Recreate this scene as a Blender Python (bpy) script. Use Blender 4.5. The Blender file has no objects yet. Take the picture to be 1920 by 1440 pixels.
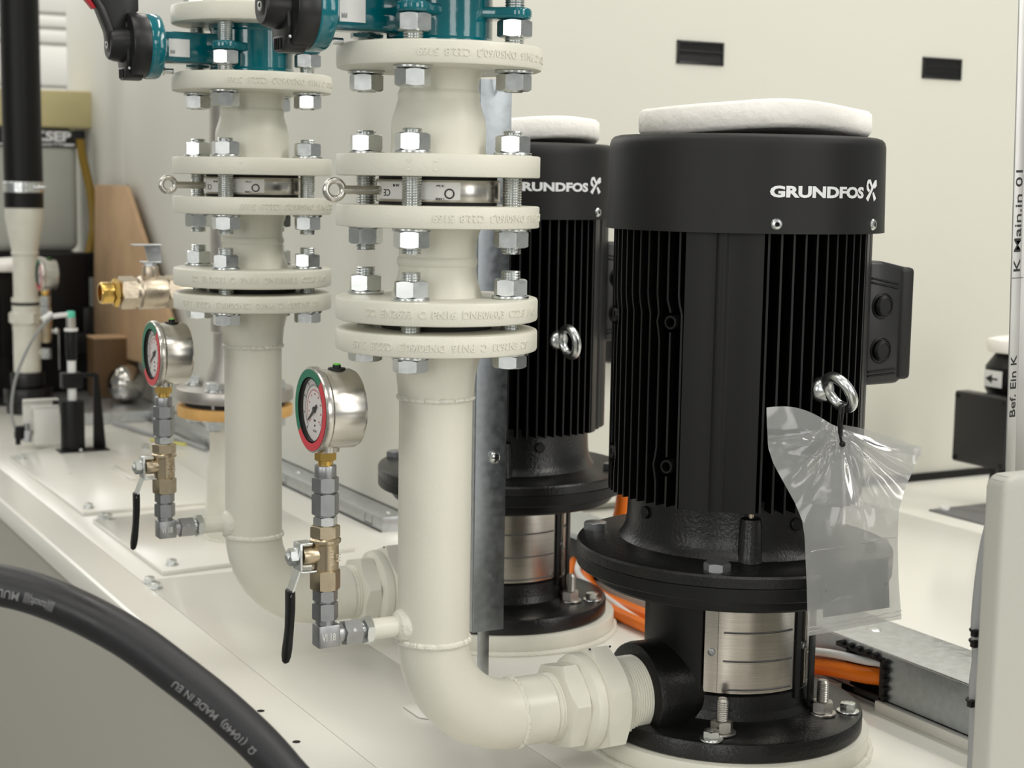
import bpy, bmesh, math, random
from mathutils import Matrix, Vector, noise
random.seed(7)
S = bpy.context.scene
COL = S.collection
PI = math.pi
# ------------------------------------------------------------------ camera
# deck top is z = 0, X runs across the skid (towards the pumps), Y runs along it
PITCH, ROLL = 0.1241, 0.0164
camd = bpy.data.cameras.new('camera')
camo = bpy.data.objects.new('camera', camd); COL.objects.link(camo)
Fh = Vector((.4825, .8759, 0)); Rt = Vector((.8759, -.4825, 0)); Zu = Vector((0, 0, 1))
fw = Fh*math.cos(PITCH) - Zu*math.sin(PITCH); up = Fh*math.sin(PITCH) + Zu*math.cos(PITCH)
cr, sr = math.cos(ROLL), math.sin(ROLL)
Rc = Rt*cr + up*sr; Uc = up*cr - Rt*sr
mm = Matrix((Rc, Uc, -fw)).transposed().to_4x4(); mm.translation = Vector((-.5793, -1.1813, .517))
camo.matrix_world = mm
camd.sensor_width = 36; camd.lens = 56.57; camd.clip_start = .02; camd.clip_end = 60
camd.dof.use_dof = True; camd.dof.focus_distance = 1.36; camd.dof.aperture_fstop = 11
S.camera = camo
# ------------------------------------------------------------------ view, world, lights
S.view_settings.view_transform = 'Standard'; S.view_settings.look = 'None'
S.view_settings.gamma = 1; S.view_settings.use_curve_mapping = False
S.view_settings.exposure = -0.32
W = bpy.data.worlds.new('hall_air'); S.world = W; W.use_nodes = True
W.node_tree.nodes['Background'].inputs[0].default_value = (.98, 1.0, .97, 1)
W.node_tree.nodes['Background'].inputs[1].default_value = .34
def area(name, loc, size, power, rot=(0, 0, 0), col=(1, .97, .9)):
    l = bpy.data.lights.new(name, 'AREA'); l.shape = 'RECTANGLE'; l.size, l.size_y = size
    l.energy = power; l.color = col
    o = bpy.data.objects.new(name, l); COL.objects.link(o); o.location = loc; o.rotation_euler = rot
    return o
LIGHTS = [(-3.4, 50), (-2.0, 60), (-.6, 70), (1.4, 100), (3.0, 110)]
for x, p in LIGHTS:
    for y in (-3.2, 0.4, 4.0):
        area('hall_lamp', (x, y, 3.9), (.28, 2.4), p*.42)
area('hall_lamp', (2.4, -2.6, 2.6), (.5, 1.8), 46, (math.radians(38), math.radians(38), 0))
# unseen light panels added behind and beside the camera for fill and metal reflections
for x_, y_, w_, p_ in ((-4.6, -1.2, 1.1, 44), (-3.6, -4.2, 1.2, 54), (.2, -5.4, 1.2, 46), (3.0, -4.4, 1.2, 46)):
    area('fill_panel', (x_, y_, 1.3), (w_, 2.2), p_, (math.radians(90), 0, math.atan2(-x_, y_) + math.pi if False else math.atan2(y_, x_) + math.pi/2 + 0), (1, .985, .95))
area('door_daylight', (.3, 4.55, 1.9), (3.0, 1.6), 42, (math.radians(-100), 0, 0), (1, 1, 1))

# ------------------------------------------------------------------ materials
MATS = {}
def mat(name, col, rough=.5, metal=0., bump=0., bscale=200, bdist=.0006, vary=0., vscale=20, coat=0., spec=.5,
        stretch=None, rvar=0., trans=0., ior=1.45, alpha=1., dirt=None):
    m = bpy.data.materials.new(name); m.use_nodes = True; nt = m.node_tree; N = nt.nodes; L = nt.links
    b = N['Principled BSDF']
    b.inputs['Base Color'].default_value = (*col, 1); b.inputs['Roughness'].default_value = rough
    b.inputs['Metallic'].default_value = metal; b.inputs['Coat Weight'].default_value = coat
    b.inputs['Specular IOR Level'].default_value = spec
    b.inputs['Transmission Weight'].default_value = trans; b.inputs['IOR'].default_value = ior
    b.inputs['Alpha'].default_value = alpha
    tc = N.new('ShaderNodeTexCoord'); src = tc.outputs['Object']
    if stretch:
        mp = N.new('ShaderNodeMapping'); mp.inputs['Scale'].default_value = stretch
        L.new(src, mp.inputs[0]); src = mp.outputs[0]
    if vary or rvar:
        n = N.new('ShaderNodeTexNoise'); n.inputs['Scale'].default_value = vscale; n.inputs['Detail'].default_value = 5
        L.new(src, n.inputs['Vector'])
        if vary:
            r = N.new('ShaderNodeMapRange'); r.inputs[1].default_value = .3; r.inputs[2].default_value = .7
            r.inputs[3].default_value = 1-vary; r.inputs[4].default_value = 1+vary
            L.new(n.outputs[0], r.inputs[0])
            mx = N.new('ShaderNodeVectorMath'); mx.operation = 'SCALE'; mx.inputs[0].default_value = col
            L.new(r.outputs[0], mx.inputs['Scale']); L.new(mx.outputs[0], b.inputs['Base Color'])
        if rvar:
            r2 = N.new('ShaderNodeMapRange'); r2.inputs[1].default_value = .3; r2.inputs[2].default_value = .7
            r2.inputs[3].default_value = max(.03, rough-rvar); r2.inputs[4].default_value = rough+rvar
            L.new(n.outputs[0], r2.inputs[0]); L.new(r2.outputs[0], b.inputs['Roughness'])
    if bump:
        n = N.new('ShaderNodeTexNoise'); n.inputs['Scale'].default_value = bscale; n.inputs['Detail'].default_value = 3
        L.new(src, n.inputs['Vector'])
        bp = N.new('ShaderNodeBump'); bp.inputs['Strength'].default_value = bump; bp.inputs['Distance'].default_value = bdist
        L.new(n.outputs[0], bp.inputs['Height']); L.new(bp.outputs[0], b.inputs['Normal'])
    MATS[name] = m
    return m
CREAM = mat('cream_paint', (.69, .675, .585), .38, bump=.45, bscale=420, bdist=.0004, vary=.03, vscale=9)
CREAMS = mat('cream_paint_smooth', (.70, .685, .60), .3, bump=.25, bscale=150, bdist=.0006, vary=.05, vscale=30)
WELD = mat('weld_paint', (.72, .705, .62), .28, bump=.9, bscale=260, bdist=.0018)
DECKM = mat('deck_paint', (.75, .735, .675), .2, bump=.12, bscale=90, bdist=.0005, vary=.025, vscale=3)
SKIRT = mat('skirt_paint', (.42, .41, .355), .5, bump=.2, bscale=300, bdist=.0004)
WALLM = mat('wall_paint', (.70, .695, .63), .55, bump=.15, bscale=260, bdist=.0004)
WALLB = mat('wall_paint_back', (.66, .65, .58), .55, bump=.15, bscale=260, bdist=.0004)
BLK = mat('cast_black', (.006, .006, .006), .30, bump=.55, bscale=330, bdist=.0008)
BLKS = mat('satin_black', (.0035, .0035, .0035), .42, spec=.35, bump=.15, bscale=500, bdist=.0003)
FINM = mat('fin_gap_shade', (.0012, .0012, .0012), .5, spec=.12)  # shade between the fins, put into the colour of flanks and core
FINE = mat('fin_edge_lit', (.015, .015, .015), .42, spec=.3)  # same black made lighter, so outer fin edges look lit against the gaps
COVER = mat('cover_black', (.0085, .0085, .0082), .5, spec=.4, bump=.3, bscale=900, bdist=.0002, vary=.06, vscale=14)
PLASTB = mat('black_plastic', (.010, .010, .0105), .36, bump=.12, bscale=700, bdist=.0002)
RUB = mat('black_rubber', (.018, .018, .020), .42, bump=.35, bscale=260, bdist=.0005, vary=.2, vscale=26, rvar=.1)
ZINC = mat('zinc_plated', (.64, .66, .655), .27, 1, bump=.06, bscale=120, bdist=.0003, vary=.06, vscale=70, rvar=.05)
ZINCD = mat('zinc_grey', (.36, .365, .375), .38, 1, bump=.1, bscale=200, bdist=.0003, vary=.08, vscale=80)
STEEL = mat('stainless', (.60, .575, .53), .24, 1, stretch=(1, 1, 12), vary=.05, vscale=18, rvar=.05)
STEELB = mat('stainless_brushed', (.46, .43, .385), .24, 1, stretch=(2, 2, 60), bump=.15, bscale=20, bdist=.0003, vary=.08, vscale=8)
DULLS = mat('pickled_stainless', (.52, .49, .455), .42, 1, vary=.14, vscale=22, rvar=.08)
GALV = mat('galvanised', (.40, .43, .46), .42, 1, bump=.08, bscale=500, bdist=.0002, vary=.12, vscale=130, rvar=.06)
GALVL = mat('galvanised_light', (.60, .62, .64), .38, 1, bump=.08, bscale=500, bdist=.0002, vary=.08, vscale=110, rvar=.06)
NICK = mat('nickel_brass', (.50, .42, .30), .3, 1, bump=.2, bscale=300, bdist=.0005, vary=.1, vscale=60)
NICKL = mat('nickel_brass_light', (.60, .52, .41), .34, 1, bump=.6, bscale=260, bdist=.0006, vary=.12, vscale=60)
BRASS = mat('brass', (.72, .47, .13), .25, 1, vary=.08, vscale=90)
TEAL = mat('teal_paint', (.0, .125, .155), .14, coat=.6, bump=.4, bscale=60, bdist=.0012, vary=.08, vscale=20)
REDM = mat('red_paint', (.55, .015, .03), .35)
REDD = mat('dial_red', (.60, .03, .05), .4)
GRND = mat('dial_green', (.0, .16, .085), .4)
DIALW = mat('dial_white', (.74, .70, .68), .5)
INK = mat('black_ink', (.012, .012, .012), .5)
INKR = mat('red_ink', (.5, .06, .06), .5)
GREY = mat('print_grey', (.16, .16, .165), .5)
WPRINT = mat('white_print', (.78, .79, .80), .5)
LBL = mat('label_white', (.78, .78, .77), .4)
FOAM = mat('foam', (.90, .875, .83), .9, bump=.8, bscale=90, bdist=.002, vary=.03, vscale=16)
ORNG = mat('orange_cable', (.86, .19, .006), .38)
GCAB = mat('grey_cable', (.32, .325, .33), .42)
GASK = mat('gasket', (.015, .015, .015), .7)
GOLDF = mat('tan_flange', (.62, .36, .12), .55, bump=.4, bscale=160, bdist=.0008, vary=.14, vscale=40)
TANK = mat('tank_plastic', (.44, .45, .41), .5, vary=.1, vscale=5)
TANKY = mat('tank_cap', (.58, .51, .27), .55, vary=.16, vscale=6)
TUBEY = mat('yellow_tube', (.23, .14, .008), .25)
BOARD = mat('board_tan', (.48, .32, .185), .75, vary=.12, vscale=10)
WOOD = mat('dark_wood', (.095, .052, .020), .5, stretch=(1, 14, 1), vary=.4, vscale=9)
PANELW = mat('bracket_paint', (.44, .435, .39), .42, bump=.4, bscale=380, bdist=.0004)
BRKT = mat('bracket_white', (.70, .69, .66), .3)
ALU = mat('aluminium_profile', (.56, .56, .54), .42, .75, vary=.05, vscale=20)
DOORW = mat('door_white', (.93, .92, .89), .4)
FLOORM = mat('hall_floor', (.22, .22, .21), .5, vary=.2, vscale=2)
HOLE = mat('dark_recess', (.004, .004, .004), .8)
BLUEG = mat('tinted_tip', (.10, .62, .42), .3)
def glass_material():
    m = bpy.data.materials.new('gauge_glass'); m.use_nodes = True; N = m.node_tree.nodes; L = m.node_tree.links
    out = N['Material Output']; N.remove(N['Principled BSDF'])
    tr = N.new('ShaderNodeBsdfTransparent'); gl = N.new('ShaderNodeBsdfGlossy'); gl.inputs['Roughness'].default_value = .02
    mx = N.new('ShaderNodeMixShader'); mx.inputs[0].default_value = .035
    L.new(tr.outputs[0], mx.inputs[1]); L.new(gl.outputs[0], mx.inputs[2]); L.new(mx.outputs[0], out.inputs[0])
    return m
GLASS = glass_material()
def bag_material():
    m = bpy.data.materials.new('clear_film'); m.use_nodes = True; N = m.node_tree.nodes; L = m.node_tree.links
    out = N['Material Output']; N.remove(N['Principled BSDF'])
    tr = N.new('ShaderNodeBsdfTransparent'); tr.inputs[0].default_value = (.93, .93, .92, 1)
    tl = N.new('ShaderNodeBsdfTranslucent'); tl.inputs[0].default_value = (.85, .85, .83, 1)
    df = N.new('ShaderNodeBsdfDiffuse'); df.inputs[0].default_value = (.62, .63, .63, 1)
    gl = N.new('ShaderNodeBsdfGlossy'); gl.inputs['Roughness'].default_value = .10
    m1 = N.new('ShaderNodeMixShader'); m1.inputs[0].default_value = .5
    m2 = N.new('ShaderNodeMixShader'); m2.inputs[0].default_value = .40
    m3 = N.new('ShaderNodeMixShader')
    fr = N.new('ShaderNodeFresnel'); fr.inputs[0].default_value = 1.5
    L.new(tl.outputs[0], m1.inputs[1]); L.new(df.outputs[0], m1.inputs[2])
    L.new(tr.outputs[0], m2.inputs[1]); L.new(m1.outputs[0], m2.inputs[2])
    L.new(fr.outputs[0], m3.inputs[0]); L.new(m2.outputs[0], m3.inputs[1]); L.new(gl.outputs[0], m3.inputs[2])
    L.new(m3.outputs[0], out.inputs[0])
    return m
FILM = bag_material()

# ------------------------------------------------------------------ mesh helpers
def frame(o=(0, 0, 0), z=(0, 0, 1), x=None):
    z = Vector(z).normalized()
    if x is None: x = Vector((1, 0, 0)) if abs(z.x) < .9 else Vector((0, 1, 0))
    x = Vector(x); x = (x - z*x.dot(z)).normalized(); y = z.cross(x)
    m = Matrix((x, y, z)).transposed().to_4x4(); m.translation = Vector(o)
    return m
def T(x, y, z): return Matrix.Translation((x, y, z))
class MB:
    def __init__(s): s.v = []; s.f = []
    def add(s, vs, fs, M=None):
        n = len(s.v)
        s.v += [tuple(M @ Vector(v)) if M else tuple(v) for v in vs]
        s.f += [tuple(i+n for i in f) for f in fs]
        return s
    def bm(s, b, M=None):
        b.verts.ensure_lookup_table()
        for i, v in enumerate(b.verts): v.index = i
        s.add([v.co[:] for v in b.verts], [[v.index for v in f.verts] for f in b.faces], M); b.free(); return s
    def box(s, x0, x1, y0, y1, z0, z1, bev=0, M=None, seg=2):
        b = bmesh.new(); bmesh.ops.create_cube(b, size=1)
        for v in b.verts:
            v.co = ((x0+x1)/2 + v.co.x*(x1-x0), (y0+y1)/2 + v.co.y*(y1-y0), (z0+z1)/2 + v.co.z*(z1-z0))
        if bev: bmesh.ops.bevel(b, geom=b.edges[:], offset=bev, segments=seg, affect='EDGES', profile=.5)
        return s.bm(b, M)
    def prism(s, poly, z0, z1, M=None, bev=0, seg=2):
        b = bmesh.new(); n = len(poly)
        lo = [b.verts.new((p[0], p[1], z0)) for p in poly]; hi = [b.verts.new((p[0], p[1], z1)) for p in poly]
        b.faces.new(lo[::-1]); b.faces.new(hi)
        for i in range(n): b.faces.new((lo[i], lo[(i+1) % n], hi[(i+1) % n], hi[i]))
        bmesh.ops.recalc_face_normals(b, faces=b.faces[:])
        if bev: bmesh.ops.bevel(b, geom=b.edges[:], offset=bev, segments=seg, affect='EDGES', profile=.5)
        return s.bm(b, M)
    def lathe(s, prof, seg=32, M=None, caps=True, a0=0, a1=2*PI, close=False):
        full = abs(a1-a0-2*PI) < 1e-6; n = seg if full else seg+1
        vs = []; fs = []
        for r, z in prof:
            for k in range(n):
                a = a0 + (a1-a0)*k/seg; vs.append((r*math.cos(a), r*math.sin(a), z))
        m = len(prof)
        for i in range(m-1 + (1 if close else 0)):
            j = (i+1) % m
            for k in range(seg):
                l = (k+1) % n if full else k+1
                fs.append((i*n+k, i*n+l, j*n+l, j*n+k))
        if caps and not close:
            if prof[0][0] > 1e-6: fs.append(tuple(range(n))[::-1])
            if prof[-1][0] > 1e-6: fs.append(tuple((m-1)*n+k for k in range(n)))
        return s.add(vs, fs, M)
    def cyl(s, r, z0, z1, seg=32, M=None, bev=0):
        p = [(r, z0), (r, z1)] if not bev else [(r-bev, z0), (r-bev*.3, z0+bev*.3), (r, z0+bev), (r, z1-bev), (r-bev*.3, z1-bev*.3), (r-bev, z1)]
        return s.lathe(p, seg, M)
    def tube(s, pts, r, seg=14, caps=True, M=None):
        pts = [Vector(p) for p in pts]; n = len(pts); vs = []; fs = []; prev = None
        for i, p in enumerate(pts):
            t = (pts[min(i+1, n-1)] - pts[max(i-1, 0)]).normalized()
            if prev is None:
                a = Vector((0, 0, 1)) if abs(t.z) < .9 else Vector((1, 0, 0)); prev = (a - t*a.dot(t)).normalized()
            else: prev = (prev - t*prev.dot(t)).normalized()
            q = t.cross(prev); rr = r[i] if isinstance(r, (list, tuple)) else r
            for k in range(seg):
                a = 2*PI*k/seg; vs.append(p + (prev*math.cos(a) + q*math.sin(a))*rr)
        for i in range(n-1):
            for k in range(seg):
                l = (k+1) % seg; fs.append((i*seg+k, i*seg+l, (i+1)*seg+l, (i+1)*seg+k))
        if caps: fs += [tuple(range(seg))[::-1], tuple((n-1)*seg+k for k in range(seg))]
        return s.add(vs, fs, M)
    def torus(s, R, r, M=None, seg=32, rs=12, a0=0, a1=2*PI):
        prof = [(R + r*math.cos(2*PI*k/rs), r*math.sin(2*PI*k/rs)) for k in range(rs)]
        return s.lathe(prof, seg, M, close=True, a0=a0, a1=a1)
    def hexa(s, af, z0, z1, M=None, rot=0, bev=.0012, bore=None):
        R = af/2/math.cos(PI/6)
        # hexagon intersected with chamfer cone: ring rows at 24 points around
        n = 24; rows = []
        c = R - af/2; hh = z1-z0
        def edge(a):
            w = ((a + PI/6) % (PI/3)) - PI/6
            return af/2/math.cos(w)
        rr = [edge(2*PI*k/n + PI/n*0) for k in range(n)]
        vs = []; fs = []
        def row(f): 
            for k in range(n):
                a = 2*PI*k/n; r, z = f(rr[k]); vs.append((r*math.cos(a+rot), r*math.sin(a+rot), z))
        lim = af/2*.97
        row(lambda r: (lim, z0)); row(lambda r: (r, z0 + (r-lim)*.55)); row(lambda r: (r, z1 - (r-lim)*.55)); row(lambda r: (lim, z1))
        for i in range(3):
            for k in range(n):
                l = (k+1) % n; fs.append((i*n+k, i*n+l, (i+1)*n+l, (i+1)*n+k))
        fs += [tuple(range(n))[::-1], tuple(3*n+k for k in range(n))]
        return s.add(vs, fs, M)
    def thread(s, r, z0, z1, pitch=.002, seg=20, M=None, depth=.0009):
        n = max(1, int((z1-z0)/pitch)); p = (z1-z0)/n; prof = [(r-depth, z0)]
        for i in range(n): prof += [(r, z0+p*(i+.5)), (r-depth, z0+p*(i+1))]
        return s.lathe(prof, seg, M)
    def mesh(s, name='mesh', angle=32, smooth=True):
        me = bpy.data.meshes.new(name); me.from_pydata(s.v, [], s.f); me.validate(); me.update()
        b = bmesh.new(); b.from_mesh(me); bmesh.ops.remove_doubles(b, verts=b.verts, dist=1e-7)
        bmesh.ops.recalc_face_normals(b, faces=b.faces[:]); b.to_mesh(me); b.free()
        if smooth:
            me.polygons.foreach_set('use_smooth', [True]*len(me.polygons)); me.set_sharp_from_angle(angle=math.radians(angle))
        return me
def link(name, me, m, parent=None, loc=None, rot=None, label=None, stuff=False):
    if isinstance(me, MB): me = me.mesh(name)
    if m is not None and not me.materials: me.materials.append(m)
    o = bpy.data.objects.new(name, me); COL.objects.link(o)
    if parent: o.parent = parent
    if loc: o.location = loc
    if rot: o.rotation_euler = rot
    if label: o['label'] = label
    if stuff: o['kind'] = 'stuff'
    return o
def thing(name, label, cat, loc=(0, 0, 0), rot=None, group=None):
    o = bpy.data.objects.new(name, None); COL.objects.link(o); o.empty_display_size = .02
    o.location = loc
    if rot: o.rotation_euler = rot
    o['label'] = label; o['category'] = cat
    if group: o['group'] = group
    return o
def tag(o, label, cat, group=None):
    o['label'] = label; o['category'] = cat
    if group: o['group'] = group
    return o
def struct(o): o['kind'] = 'structure'; return o
def copy_tree(o, parent=None):
    c = o.copy(); COL.objects.link(c); c.parent = parent
    for ch in list(o.children): copy_tree(ch, c)
    return c
def dup(o, loc, label, group=None, rot=None):
    c = copy_tree(o); c.location = loc; c['label'] = label
    if group: c['group'] = group
    if rot: c.rotation_euler = rot
    return c
FNT = {}
def text_geo(s, size, bold=0.0, extrude=.0002, width=None, cuts=0):
    c = bpy.data.curves.new('t', 'FONT'); c.body = s; c.size = size; c.offset = bold; c.extrude = extrude
    c.align_x = 'CENTER'; c.align_y = 'CENTER'; c.resolution_u = 3
    o = bpy.data.objects.new('t', c); me = bpy.data.meshes.new_from_object(o)
    if cuts:
        b = bmesh.new(); b.from_mesh(me); y0 = min(v.co.y for v in b.verts); y1 = max(v.co.y for v in b.verts)
        for k in range(1, cuts):
            bmesh.ops.bisect_plane(b, geom=b.verts[:]+b.edges[:]+b.faces[:], plane_co=(0, y0+(y1-y0)*k/cuts, 0), plane_no=(0, 1, 0))
        b.to_mesh(me); b.free()
    vs = [v.co.copy() for v in me.vertices]; fs = [tuple(p.vertices) for p in me.polygons]
    bpy.data.objects.remove(o); bpy.data.curves.remove(c); bpy.data.meshes.remove(me)
    if width:
        w = max(v.x for v in vs) - min(v.x for v in vs); k = width/w
        for v in vs: v.x *= k
    return vs, fs
def cyl_wrap(vs, R, az, z, flip=False):
    out = []
    for v in vs:
        u, w = (-v.x, -v.y) if flip else (v.x, v.y)
        a = az + u/R; r = R + v.z; out.append((r*math.cos(a), r*math.sin(a), z + w))
    return out
# spheres as lathes
def ball_prof(r, n=10, z=0): return [(max(r*math.sin(PI*k/n), 1e-5), z - r*math.cos(PI*k/n)) for k in range(n+1)]
DEG = PI/180

# ================================================================== SETTING
struct(link('floor', MB().box(-8, 9, -7, 9, -.80, -.75), FLOORM))
# low cabinet (A side) with panels, and the tall back wall (B side)
XW = .428; YB = .955
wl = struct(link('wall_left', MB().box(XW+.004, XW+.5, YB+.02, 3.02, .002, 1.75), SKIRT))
for y0, y1 in ((YB+.002, 2.4995), (2.5025, 3.03)):
    link('wall_panel', MB().box(XW, XW+.012, y0, y1, .0235, 1.76, .0012), WALLM, wl)
mb = MB().cyl(.0035, 0, .004, 12, frame((XW, 2.47, .50), (-1, 0, 0)), .0006)
link('panel_screw', mb, ZINC, wl)
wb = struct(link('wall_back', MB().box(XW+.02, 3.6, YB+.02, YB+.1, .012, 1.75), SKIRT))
link('wall_panel', MB().box(XW, 3.6, YB, YB+.018, .013, 1.76, .0012), WALLB, wb)
struct(link('baseboard_back', MB().box(.9, 3.6, YB-.006, YB+.02, 0.0005, .0125), BLKS))
# far hall wall with sectional door
wf = struct(link('wall_far', MB().box(-6, 8, 5.16, 5.3, -.75, 4.2), WALLM))
z = .30; hs = [.42, .16, .07, .26, .22, .3, .3, .3, .3]
door = struct(link('door_1', MB().box(-1.6, 2.2, 5.10, 5.16, -.74, 3.2), DOORW))
z = .45
for h in (.22, .17, .155, .055, .05, .16, .10, .22, .3, .3, .3):
    link('door_panel', MB().box(-1.6, 2.2, 5.07, 5.10, z+.006, z+h, .008), DOORW, door); z += h+.004

# ------------------------------------------------------------------ deck
deck = thing('skid_deck', 'white painted steel skid deck that carries the pumps and pipe columns', 'deck', (0, 0, 0))
def slab(x0, x1, y0, y1, z1=0, t=.02, m=DECKM, name='deck_panel', b=.0015):
    return link(name, MB().box(x0, x1, y0, y1, z1-t, z1, b), m, deck)
# folded front edge
pr = [(-.0725, -.03), (-.0725, -.006), (-.0712, -.002), (-.068, 0), (-.0165, 0), (-.0165, -.03)]
me = MB(); me.prism([(p[0], p[1]) for p in pr], -1.6, 3.7, Matrix(((1, 0, 0, 0), (0, 0, 1, 0), (0, 1, 0, 0), (0, 0, 0, 1))))
link('deck_edge', me, DECKM, deck)
slab(-.0155, .1315, -1.6, .823); slab(-.0155, .1315, .8245, 3.7)
slab(.1325, 1.2070, -1.6, 3.7); slab(1.2085, 3.5, -1.6, 3.7)
link('deck_core', MB().box(-.062, 3.5, -1.6, 3.7, -.06, -.021), SKIRT, deck)
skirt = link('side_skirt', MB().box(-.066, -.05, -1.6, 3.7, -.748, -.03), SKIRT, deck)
# plinths with weld beads under the pumps
PX = .3082
def wavy_ring(R, z, r=.004, n=120, seed=0):
    pts = []
    for k in range(n+1):
        a = 2*PI*k/n; w = noise.noise(Vector((math.cos(a)*9, math.sin(a)*9, seed)))*.0016
        pts.append(((R+w)*math.cos(a), (R+w)*math.sin(a), z + w*.6))
    return pts
for i, (x, y) in enumerate(((PX, 0), (PX, .442))):
    pt_ = thing('pump_plinth', ('round white welded plinth under the nearer pump', 'round white welded plinth under the pump behind')[i], 'plinth', (x, y, 0))
    link('ring', MB().cyl(.130, .0003, .0218, 72, None, .0015), CREAMS, pt_)
    link('weld_bead', MB().tube(wavy_ring(.1315, .0020, seed=i*3), .0034, 8, False), WELD, pt_)
# small holes in the deck edge
for x, y in ((-.0548, .2701), (-.0554, .1725)):
    link('screw_hole', MB().cyl(.0038, -.0001, .00025, 16, T(x, y, 0)), HOLE, deck)
# a small corner notch plate in front of column
tag(link('corner_plate', MB().prism([(0, .043), (0, .007), (.0055, 0), (.0435, 0), (.0435, .043)], .0003, .0022, bev=.0006), DECKM, None, (.0745, .176, 0)), 'small white notched plate on the deck under the nearest elbow', 'plate')

# M-bolt helpers
def hex_flange_bolt(af, h, rw, hw):   # flanged hex screw
    return MB().cyl(rw, 0, hw, 24, bev=hw*.4).hexa(af, hw*.8, hw+h)
def cover_plate(label, poly, z1):
    o = thing('cover_plate', label, 'plate', (poly[0][0], poly[0][1], 0))
    ox, oy = poly[0]
    link('plate', MB().prism([(a-ox, b-oy) for a, b in poly], .0002, z1, bev=.0009), DECKM, o)
    return o, ox, oy
pa, ax_, ay_ = cover_plate('white cover plate on the deck farther from the camera, with one slot', [(.0152, 1.256), (.26, 1.27), (.30, 2.05), (.0152, 1.80)], .0058)
pb, bx_, by_ = cover_plate('white cover plate on the deck under the stainless pipe stub', [(.0165, .838), (.300, .864), (.300, 1.215), (.0165, 1.198)], .0062)
def plate_bolt(par, ox, oy, x, y, z, k=1.):
    me_ = MESH.get('pb')
    if not me_: me_ = hex_flange_bolt(.0115, .0058, .0088, .0016).mesh('bolt'); MESH['pb'] = me_
    return link('bolt', me_, ZINC, par, (x-ox, y-oy, z), (0, 0, random.random()))
MESH = {}
for x, y in ((.0331, 1.77), (.032, 1.285), (.27, 1.80)): plate_bolt(pa, ax_, ay_, x, y, .0058)
link('screw_hole', MB().cyl(.0018, 0, .0002, 12, T(.0773-ax_, 1.5905-ay_, .0058)), HOLE, pa)
link('slot', MB().prism([(-.0045, -.06), (.0045, -.06), (.0045, .06), (-.0045, .06)], 0, .0065, T(.157-ax_, 1.542-ay_, .0058), bev=.001), DECKM, pa)
for x, y in ((.0377, .868), (.0379, 1.225-.035)): plate_bolt(pb, bx_, by_, x, y, .0062)
# the first of these sits just off the plate corner
o = link('hex_bolt', MESH['pb'], None, None, (.0400, 1.2320, 0)); tag(o, 'zinc hex bolt in the deck between the two cover plates', 'bolt')
o = link('hex_bolt', MESH['pb'], None, None, (-.0083, .8119, 0)); tag(o, 'zinc hex bolt near the deck edge, farther of two side by side', 'bolt')
o = link('hex_bolt', MESH['pb'], None, None, (-.0095, .7792, 0)); tag(o, 'zinc hex bolt near the deck edge, nearer of two side by side', 'bolt')

# ================================================================== PIPE COLUMN
NUT = MB().hexa(.0245, 0, .0135); NUTM = NUT.mesh('nut'); NUTM.materials.append(ZINC)
HEADM = MB().hexa(.0245, 0, .0105).mesh('head'); HEADM.materials.append(ZINC)
WASH = MB().cyl(.0152, 0, .0026, 32, bev=.0006).mesh('washer'); WASH.materials.append(ZINC)
def flange(R, z0, z1, b=.0022, M=None):
    return MB().lathe([(.026, z0), (R-b, z0), (R-b*.3, z0+b*.3), (R, z0+b), (R, z1-b), (R-b*.3, z1-b*.3), (R-b, z1), (.026, z1)], 96, M)
STAMP = 'SC  EN2633  C  PN16  DN50/60,3  C22.8  5169'
def bolt(par, x, y, z0, z1, parts, r=.008, rot=0):
    """a stud from z0 to z1; parts = list of (kind, z, flip)"""
    key = ('stud', round(z1-z0, 4)); me_ = MESH.get(key)
    if not me_:
        me_ = MB().thread(r, 0, z1-z0, .002, 20).mesh('bolt'); me_.materials.append(ZINC); MESH[key] = me_
    b = link('bolt', me_, None, par, (x, y, z0))
    for kd, z in parts:
        q = {'nut': NUTM, 'head': HEADM, 'washer': WASH}[kd]
        link({'nut': 'nut', 'head': 'bolt_head', 'washer': 'washer'}[kd], q, None, b, (0, 0, z-z0), (0, 0, rot + random.uniform(-.35, .35)))
    return b
ZC = .061   # height of the horizontal centre line
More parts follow.
